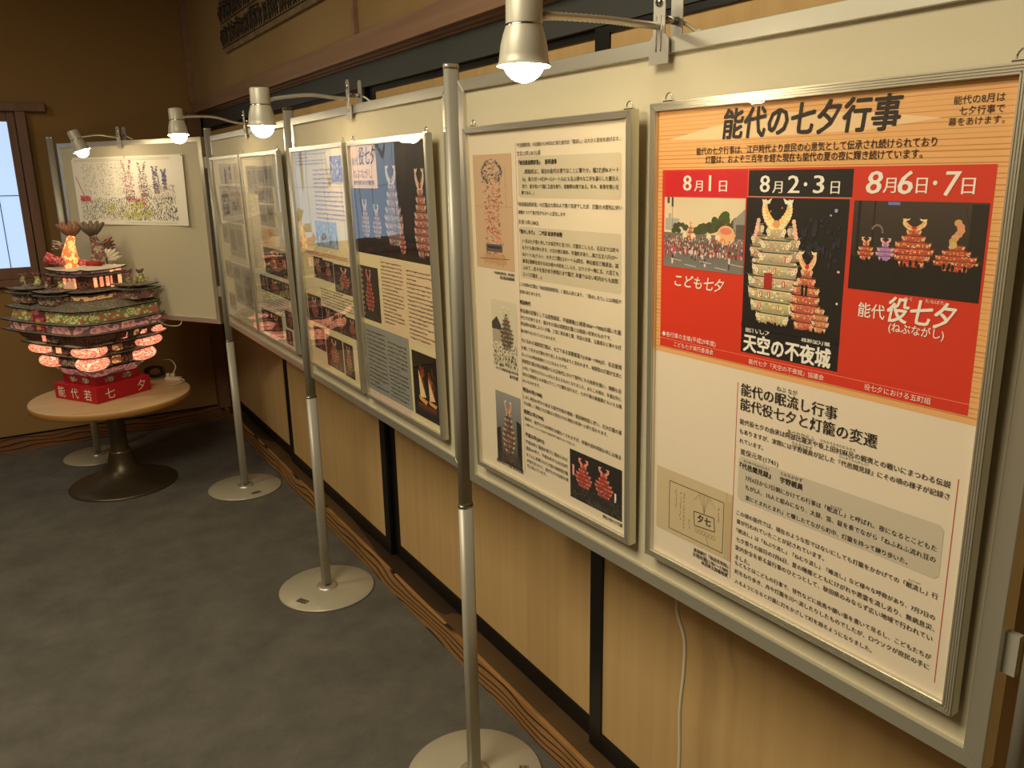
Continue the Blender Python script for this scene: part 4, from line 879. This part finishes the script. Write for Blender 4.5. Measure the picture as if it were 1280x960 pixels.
# ------------------------------------------------------------------ round table
T = empty('round_table', (.351, 4.643, 0)); tag(T, 'round low table with pale wood top and brown trumpet foot under the castle lantern', 'table')
top_m = mat('pale_wood_laminate', (206, 176, 128), 0.4); v = texco(top_m, 'Object', (2, 18, 1)); lk(top_m, ramp(top_m, noise(top_m, v, 2, 4), [(0.3, (198, 168, 120)), (0.7, (214, 186, 138))]), base(top_m))
b = MB(); b.lathe([(.001, .4775), (.376, .4775), (.386, .480), (.3885, .4995), (.385, .5), (.001, .5)], 72); b.build('tabletop', top_m, T)
b = MB(); b.lathe([(.36, .467), (.385, .467), (.3905, .471), (.391, .489), (.3895, .4985), (.3855, .4985)], 72); b.build('edge_band', mat('oak_edge_band', (164, 116, 60), .5), T)
b = MB(); b.lathe([(.27, 0), (.272, .006), (.262, .014), (.22, .024), (.165, .038), (.115, .060), (.083, .092), (.066, .13), (.058, .17), (.056, .19)], 64); b.build('trumpet_foot', mat('bronze_brown_metal', (84, 72, 54), .38, .6), T)
b = MB(); b.lathe([(.044, .18), (.044, .46), (.09, .468), (.09, .4775)], 40); b.lathe([(.0575, .185), (.0575, .196), (.044, .199)], 40); b.build('column', mat('satin_column_metal', (112, 100, 80), .32, .7), T)

# ------------------------------------------------------------------ castle lantern
ANG = math.radians(31.5)
L = empty('castle_lantern', (.322, 4.692, .5005), ANG); tag(L, 'glowing many-roofed paper castle lantern on a red box, on the round table', 'lantern')
def paper(name, stops, scale, emis, seed=0.0, feat='F1'):
    mt = mat(name, (200, 160, 140), .8); v = texco(mt, 'Object', (1, 1, 1.3)); vo = nd(mt, 'ShaderNodeTexVoronoi', feature=feat); vo.inputs['Scale'].default_value = scale
    lk(mt, v, vo.inputs['Vector']); n = noise(mt, v, scale * .45, 3, .6); mm = nd(mt, 'ShaderNodeMath', operation='MULTIPLY_ADD'); mm.inputs[1].default_value = .55
    lk(mt, vo.outputs['Distance'], mm.inputs[0]); lk(mt, n, mm.inputs[2]); c = ramp(mt, mm.outputs[0], stops, 'CONSTANT' if feat == 'F1' else 'LINEAR')
    lk(mt, c, base(mt)); bs_ = mt.node_tree.nodes['Principled BSDF']; lk(mt, c, bs_.inputs['Emission Color']); bs_.inputs['Emission Strength'].default_value = emis; return mt
pk = paper('pink_wave_paper', [(0, (206, 90, 96)), (.5, (176, 120, 106)), (.66, (220, 150, 140)), (.82, (120, 90, 80))], 26, .25)
gr = paper('green_flower_paper', [(0, (74, 62, 40)), (.45, (150, 150, 84)), (.6, (206, 192, 130)), (.74, (120, 128, 66)), (.9, (170, 90, 70))], 44, .16)
fl = paper('grey_flower_paper', [(0, (60, 50, 42)), (.45, (120, 104, 84)), (.6, (176, 156, 130)), (.76, (96, 76, 66)), (.9, (160, 90, 90))], 44, .03)
dk = paper('dark_wave_paper', [(0, (96, 44, 40)), (.5, (110, 100, 70)), (.64, (70, 56, 44)), (.78, (156, 84, 76)), (.9, (60, 44, 36))], 50, .06)
og = paper('amber_flower_paper', [(0, (130, 70, 40)), (.45, (236, 150, 80)), (.66, (250, 200, 130)), (.82, (150, 80, 50))], 50, .35)
glow = paper('lit_rose_paper', [(0, (150, 34, 30)), (.40, (226, 92, 70)), (.50, (255, 178, 126)), (.66, (255, 150, 116)), (.78, (196, 56, 44)), (.86, (255, 210, 170))], 62, .9)
glow2 = paper('lit_peach_paper', [(0, (240, 130, 80)), (.5, (255, 190, 130)), (.8, (255, 150, 110))], 20, .9)
yel = paper('lit_yellow_paper', [(0, (150, 60, 30)), (.36, (190, 90, 40)), (.44, (255, 176, 84)), (.62, (255, 206, 124)), (.78, (206, 110, 60))], 60, .95)
red = mat('crimson_board', (176, 20, 36), .5); red2 = mat('dark_red_board', (140, 20, 22), .55)
edge = mat('black_roof_edge', (26, 18, 16), .5); tile = mat('grey_green_tile_paper', (150, 140, 120), .7); white_p = mat('cream_paper', (222, 210, 190), .7)
g_ = nd(tile, 'ShaderNodeTexVoronoi'); g_.inputs['Scale'].default_value = 60; lk(tile, texco(tile), g_.inputs['Vector']); lk(tile, ramp(tile, g_.outputs['Distance'], [(.1, (156, 146, 126)), (.6, (104, 95, 80))]), base(tile))
def part(mb, name, mt, par=L, **k): return mb.build(name, mt, par, **k)
b = MB(); b.box(-.1635, .1635, -.1635, .1635, 0, .082); bx = part(b, 'base_box', red, bevel=.002)
# lettering on the two visible faces
for s, xs_, face in (("能代若", (-.108, -.005, .098), 0), ("七夕", (-.085, .105), 1)):
    for ch, px_ in zip(s, xs_):
        vs_, fs_ = glyphs(ch); xx = [q[0] for q in vs_]; yy = [q[1] for q in vs_]; k = .056 / max(max(xx) - min(xx), max(yy) - min(yy)); cx_, cy_ = (max(xx) + min(xx)) / 2, (max(yy) + min(yy)) / 2
        t_ = MB(); t_.add([((a_ - cx_) * k, (b_ - cy_) * k, .0) for a_, b_ in vs_], fs_, (236, 226, 206))
        if face == 0: F = Matrix(((0, 0, -1, -.1642), (-1, 0, 0, -px_), (0, 1, 0, .041), (0, 0, 0, 1)))
        else: F = Matrix(((1, 0, 0, px_), (0, 0, -1, -.1642), (0, 1, 0, .041), (0, 0, 0, 1)))
        t_.xf(F); t_.build('lettering', print_m, bx)
b = MB(); b.box(-.128, .128, -.128, .128, .082, .125); part(b, 'plinth', red2)
for sx in (-.1285, ): 
    pass
for (cx_, cy_, rz_) in ((-.1288, -.045, 1), (-.1288, .05, 1), (-.05, -.1288, 0), (.055, -.1288, 0)):
    q = MB(); n = 14
    pts_ = [(.03 * math.cos(2 * math.pi * k / n) * (1 + .2 * math.cos(10 * math.pi * k / n)), .014 * math.sin(2 * math.pi * k / n)) for k in range(n)]
    q.prism(pts_, 0, .0008); F = Matrix(((0, 0, -1, cx_), (-1, 0, 0, cy_), (0, 1, 0, .104), (0, 0, 0, 1))) if rz_ else Matrix(((1, 0, 0, cx_), (0, 0, -1, cy_), (0, 1, 0, .104), (0, 0, 0, 1)))
    q.xf(F); part(q, 'painted_flower', fl)
def band(z0, z1, a0, a1, mt, name='paper_band'):
    b = MB(); vs = [(sx * a0, sy * a0, z0) for sx, sy in ((-1, -1), (1, -1), (1, 1), (-1, 1))] + [(sx * a1, sy * a1, z1) for sx, sy in ((-1, -1), (1, -1), (1, 1), (-1, 1))]
    b.add(vs, [(0, 1, 5, 4), (1, 2, 6, 5), (2, 3, 7, 6), (3, 0, 4, 7), (3, 2, 1, 0), (4, 5, 6, 7)]); return part(b, name, mt)
def eave(z, a, inner, lift=.012, thick=.006, rise=.012, mt=tile, par=L, c=(0, 0)):
    """square roof ring, corners turned up, dark edge below"""
    n = 14; top, bot = [], []
    for side in range(4):
        for k in range(n):
            t = -1 + 2 * k / n
            for lst, rad, zz in ((top, a, 0), ):
                pass
            u = (t, -1) if side == 0 else (1, t) if side == 1 else (-t, 1) if side == 2 else (-1, -t)
            f = 1 + .035 * abs(t) ** 3; zl = lift * abs(t) ** 4
            top.append((c[0] + u[0] * a * f, c[1] + u[1] * a * f, z + zl)); bot.append((c[0] + u[0] * inner, c[1] + u[1] * inner, z + rise))
    N = len(top)
    b = MB(); b.add(top + bot, [(i, (i + 1) % N, N + (i + 1) % N, N + i) for i in range(N)]); b.add(bot, [tuple(range(N))])
    o = part(b, 'roof', mt, par)
    e = MB(); e.add([(x, y, zz - .0004) for x, y, zz in top] + [(x, y, zz - thick) for x, y, zz in top] + [(x * .0 + c[0] + (x - c[0]) * inner / a, c[1] + (y - c[1]) * inner / a, z - thick * .8) for x, y, zz in top],
          [((i + 1) % N, i, N + i, N + (i + 1) % N) for i in range(N)] + [((i + 1) % N + N, i + N, 2 * N + i, 2 * N + (i + 1) % N) for i in range(N)])
    e.build('roof_edge', edge, o); return o
def rafters(z, a, n=13):
    for side in (0, 1):
        b = MB()
        for s in (-.62, .62) if side == 0 else (.6, -.6):
            for k in range(n):
                p = s * a + (k - n / 2) * .0105
                if side == 0: b.box(-a * 1.01 - .002, -a * .93, p - .003, p + .002, z - .001, z + .0045)
                else: b.box(p - .003, p + .002, -a * 1.01 - .002, -a * .93, z - .001, z + .0045)
        o = part(b, 'rafter_ends', white_p); o['kind'] = 'stuff'
S = 1 / math.sqrt(2)
band(.125, .168, .118, .158, pk, 'flared_band'); band(.168, .172, .16, .16, edge, 'thin_board')
band(.172, .245, .150, .178, fl, 'paper_band'); eave(.243, .205, .17, .010); band(.25, .31, .172, .20, dk, 'paper_band')
eave(.305, .238, .20, .012); rafters(.309, .232)
band(.312, .372, .218, .258, dk, 'wave_band')
eave(.372, .283, .24, .014, rise=.008); band(.378, .420, .262, .266, pk, 'pink_band')
eave(.424, .286, .24, .014, rise=.008); band(.430, .484, .258, .244, gr, 'flower_band')
eave(.486, .262, .16, .012, rise=.030)
# lit balloons at the corners of the two lower storeys
for z, a, rr, rz_ in ((.208, .188, .084, .040), (.278, .214, .088, .034), (.345, .244, .068, .030)):
    for sx, sy in ((-1, -1), (1, -1), (-1, 1), (1, 1)):
        if z > .3 and not (sx, sy) in ((1, -1), (1, 1)): continue
        b = MB(); b.ball((sx * (a - rr * .55), sy * (a - rr * .55), z), (rr * .95, rr * .95, rz_), 28, 14)
        part(b, 'lit_balloon', glow)
# bright and dark inset panels between the balloons
for z, a in ((.21, .180), (.278, .203), (.345, .244)):
    for k, (p0, p1) in enumerate(((-.05, -.012), (-.004, .03), (.036, .06))):
        q = MB(); q.box(p0, p1, -a - .006, -a + .02, z - .018, z + .018); part(q, 'window_panel', og if (k + int(z * 100)) % 3 == 0 else dk)
        q = MB(); q.box(-a - .006, -a + .02, p0, p1, z - .018, z + .018); part(q, 'window_panel', glow2 if (k + int(z * 100)) % 4 == 0 else fl)
for z, a, p in ((.345, .236, .085), (.34, .236, -.03)):
    q = MB(); q.box(p, p + .03, -a - .008, -a + .02, z - .018, z + .022); part(q, 'window_panel', glow)
# drop-shaped scrolls painted on the pink band
for p in (-.16, -.03, .11, .19):
    q = MB(); q.tube([(p + .022 * math.cos(a_ * .5), -.2645 - .0035, .399 + .009 * math.sin(a_ * .5)) for a_ in range(10)], .0016, 6); part(q, 'scroll_ornament', og)
# centre keep
band(.518, .545, .122, .126, og, 'flower_band'); eave(.544, .145, .10, .006, .005, .006); eave(.560, .152, .10, .008, .005, .008)
band(.566, .635, .098, .098, dk, 'keep_wall')
for p in (-.07, -.035, 0, .035, .07):
    for face in (0, 1):
        q = MB(); z0, z1 = .576, .625; lit_ = glow2 if p in (-.035, .035, 0) else dk
        if face: q.box(p - .008, p + .008, -.104, -.096, z0, z1)
        else: q.box(-.104, -.096, p - .008, p + .008, z0, z1)
        part(q, 'keep_window', lit_)
eave(.636, .135, .09, .012, .006, .010); band(.644, .662, .092, .095, pk, 'paper_band'); eave(.664, .128, .03, .012, .006, .018, white_p)
# back flame screens beside the keep
def flame(name, pts_, mt, x, y, z, rz, th=.006):
    b = MB(); b.prism(pts_, 0, th); b.xf(Matrix.Translation((x, y, z)) @ Matrix.Rotation(rz, 4, 'Z') @ Matrix.Rotation(math.pi / 2, 4, 'X')); return part(b, name, mt)
crest = [(0, 0), (.17, 0), (.165, .03), (.145, .052), (.14, .09), (.125, .055), (.118, .10), (.10, .06), (.092, .115), (.078, .06), (.066, .112), (.055, .06), (.045, .09), (.035, .05), (.02, .07), (.012, .03)]
flame('green_crest', crest, gr, .045, -.2, .515, math.radians(4)); flame('red_crest', [(x * .95 + .004, y * .42) for x, y in crest], mat('rust_red_paper', (150, 64, 40), .7, 0, (150, 64, 40), .12), .045, -.207, .515, math.radians(4))
flame('peach_screen', [(0, 0), (.09, 0), (.1, .11), (.05, .13), (.03, .10), (.01, .12)], glow2, .05, -.10, .55, math.radians(20))
flame('peach_screen', [(0, 0), (.10, 0), (.10, .03), (.092, .075), (.08, .045), (.068, .07), (.055, .03), (.04, .055), (.02, .02)], paper('dim_peach_paper', [(0, (190, 120, 96)), (.6, (226, 170, 140)), (.9, (180, 110, 90))], 24, .25), -.15, .05, .56, math.radians(-60))
# corner turrets
def fish(par, x, y, z, k, mt, mt2, lean):
    """dolphin-fish ridge ornament: curved body, fan tail, side fin"""
    pts_ = [(x, y, z), (x + lean * .2 * k, y, z + .25 * k), (x + lean * .1 * k, y, z + .5 * k), (x - lean * .15 * k, y, z + .74 * k)]
    b = MB(); b.tube(spline(pts_, 6), [k * q for q in (.15, .165, .175, .18, .18, .18, .175, .17, .16, .15, .14, .13, .12, .11, .10, .095, .09, .085, .08)], 14); f = b.build('fish_body', mt, par)
    for a in range(-2, 3):
        an = a * .42; q = MB(); bx_, by_, bz_ = x - lean * .15 * k, y, z + .72 * k
        q.tube([(bx_, by_, bz_), (bx_ + .5 * k * .3 * math.sin(an), by_ - .5 * k * .1 * math.sin(an), bz_ + .16 * k), (bx_ + .36 * k * math.sin(an), by_ - .12 * k * math.sin(an), bz_ + .36 * k * math.cos(an * .7))], [.05 * k, .085 * k, .03 * k], 6); q.build('tail_fin', mt2, f)
    return f
def turret(cx_, cy_, z, k):
    b = MB(); b.box(cx_ - .06 * k, cx_ + .06 * k, cy_ - .06 * k, cy_ + .06 * k, z, z + .05 * k); t_ = part(b, 'turret', fl)
    def ev(zz, a): return eave(zz, a, a * .45, .006, .004, .008, tile, L, (cx_, cy_))
    ev(z + .046 * k, .082 * k); ev(z + .066 * k, .074 * k)
    b = MB(); b.box(cx_ - .03 * k, cx_ + .03 * k, cy_ - .03 * k, cy_ + .03 * k, z + .05 * k, z + .08 * k); b.build('turret_top', fl, t_)
    for s in (-1, 1):
        b = MB(); px_, py_ = cx_ + s * .018 * k, cy_ - s * .018 * k
        b.tube(spline([(px_, py_, z + .076 * k), (px_ + s * .008 * k, py_, z + .10 * k), (px_, py_, z + .125 * k)], 5), [.013 * k] * 5 + [.010 * k] * 6, 10); f = b.build('turret_fish', gr if s > 0 else fl, t_)
        b = MB(); b.tube([(px_ - .02 * k, py_, z + .135 * k), (px_, py_, z + .122 * k), (px_ + .02 * k, py_, z + .135 * k)], [.005 * k, .012 * k, .005 * k], 8); b.build('turret_tail', dk, f)
turret(-.180, .180, .512, 1.05); turret(.110, -.205, .512, 1.05); turret(-.165, .03, .505, .95)
# arched dormer on the left face
b = MB(); n = 12; b.prism([(.05 * math.cos(math.pi * k / n), .055 * math.sin(math.pi * k / n)) for k in range(n + 1)] + [(-.05, -.06), (.05, -.06)][0:2], 0, .03)
b.xf(Matrix(((0, 0, -1, -.235), (-1, 0, 0, .045), (0, 1, 0, .43), (0, 0, 0, 1)))); part(b, 'arched_dormer', paper('magenta_paper', [(0, (150, 40, 60)), (.5, (190, 80, 90)), (.8, (110, 50, 50))], 40, .05))
b = MB(); b.box(-.268, -.262, .03, .06, .39, .44); part(b, 'dormer_door', mat('ochre_paper', (200, 130, 60), .7, 0, (200, 130, 60), .2))
# big pair of fish on the top roof with wings
f1 = fish(L, -.042, .03, .665, .22, yel, mat('dark_red_fin', (128, 84, 60), .7), -.3)
f2 = fish(L, .05, -.03, .665, .22, fl, mat('grey_brown_fin', (96, 80, 60), .7), .3)
b = MB(); b.tube(spline([(.0, -.02, .69), (-.06, .02, .70), (-.115, .065, .715), (-.145, .09, .735)], 6), [.018] * 6 + [.021] * 7 + [.026] * 6, 12); part(b, 'red_scaled_body', paper('scaled_red_paper', [(0, (120, 24, 34)), (.5, (190, 50, 56)), (.72, (220, 130, 120)), (.9, (140, 30, 40))], 70, .12))
b = MB(); b.tube([(-.02, -.03, .688), (.04, -.07, .688)], [.016, .012], 10); part(b, 'red_head', mat('red_paper', (170, 30, 30), .6))
for k in range(5):
    a = math.radians(8 + k * 17); b = MB(); x0_, y0_, z0_ = .075, -.05, .70
    l_ = .085 - .004 * k
    b.tube([(x0_, y0_, z0_), (x0_ + l_ * .6 * math.cos(a) * .86, y0_ - l_ * .6 * math.cos(a) * .5, z0_ + l_ * .62 * math.sin(a)), (x0_ + l_ * math.cos(a) * .86, y0_ - l_ * math.cos(a) * .5, z0_ + l_ * math.sin(a) + .004)], [.008, .014, .003], 8)
    part(b, 'wing_feather', white_p)
for k in range(4):
    a = math.radians(-6 + k * 14); b = MB(); x0_, y0_, z0_ = .055, -.04, .765
    b.tube([(x0_, y0_, z0_), (x0_ + .045 * math.cos(a), y0_ - .02, z0_ + .05 * math.sin(a)), (x0_ + .075 * math.cos(a), y0_ - .035, z0_ + .085 * math.sin(a))], [.006, .012, .003], 8); part(b, 'side_fin', dk)
    b = MB(); x0_, y0_, z0_ = -.055, .04, .775
    b.tube([(x0_, y0_, z0_), (x0_ - .04 * math.cos(a), y0_ + .02, z0_ + .04 * math.sin(a)), (x0_ - .062 * math.cos(a), y0_ + .032, z0_ + .06 * math.sin(a))], [.006, .010, .003], 8); part(b, 'side_fin', fl)

# the castle is shallower behind, where it stands close to the angled panel
for o_ in L.children_recursive:
    if o_.type == 'MESH':
        for v_ in o_.data.vertices:
            if v_.co.z > .33: v_.co.y *= 1.06; v_.co.x = min(v_.co.x, .185 + .02 * max(0, v_.co.x - .185))
# ------------------------------------------------------------------ cables on the table
r = random.Random(6); b = MB()
for k in range(9):
    rx_, ry_ = r.uniform(.035, .06), r.uniform(.018, .035); cz = .503 + k * .006; tl = r.uniform(-.2, .5); a0 = r.uniform(0, 6)
    b.tube([(.603 + rx_ * math.cos(a_) * .85, 4.868 - rx_ * math.cos(a_) * .5 + ry_ * math.sin(a_) * .3, .545 + ry_ * math.sin(a_ + tl)) for a_ in [a0 + q * .42 for q in range(15)]], .0036, 7)
tag(b.build('cable_coil', mat('black_cable', (18, 16, 15), .5)), 'tangled coil of black cable on the table behind the castle lantern', 'cable')
e = empty('power_strip', (.684, 4.782, .5005), math.radians(-38)); tag(e, 'cream extension socket with plugs lying on the right side of the round table', 'power strip')
b = MB(); b.box(-.045, .045, -.014, .014, 0, .020); b.build('socket_body', cable_m, e, .003)
for x in (-.028, .0): b = MB(); b.box(x - .009, x + .009, -.009, .009, .020, .040); b.build('plug', cable_m, e, .002)
b = MB(); b.tube(spline([(.0, 0, .036), (.01, .02, .075), (-.03, .05, .105), (-.09, .08, .10)], 8), .0028, 7); b.build('plug_cord', cable_m, e)
b = MB(); b.tube(spline([(.045, 0, .008), (.075, -.02, .006), (.08, -.075, .005), (.06, -.135, .005)], 8), .0035, 7); b.build('supply_cord', cable_m, e)
b = MB(); b.tube(spline([(.602, 4.478, .893), (.635, 4.49, .868), (.67, 4.50, .855), (.705, 4.47, .862), (.722, 4.475, .90)], 8), .0025, 7)
tag(b.build('looped_cord', cable_m), 'thin pale cord looping from the lantern edge up behind the angled panel', 'cord')
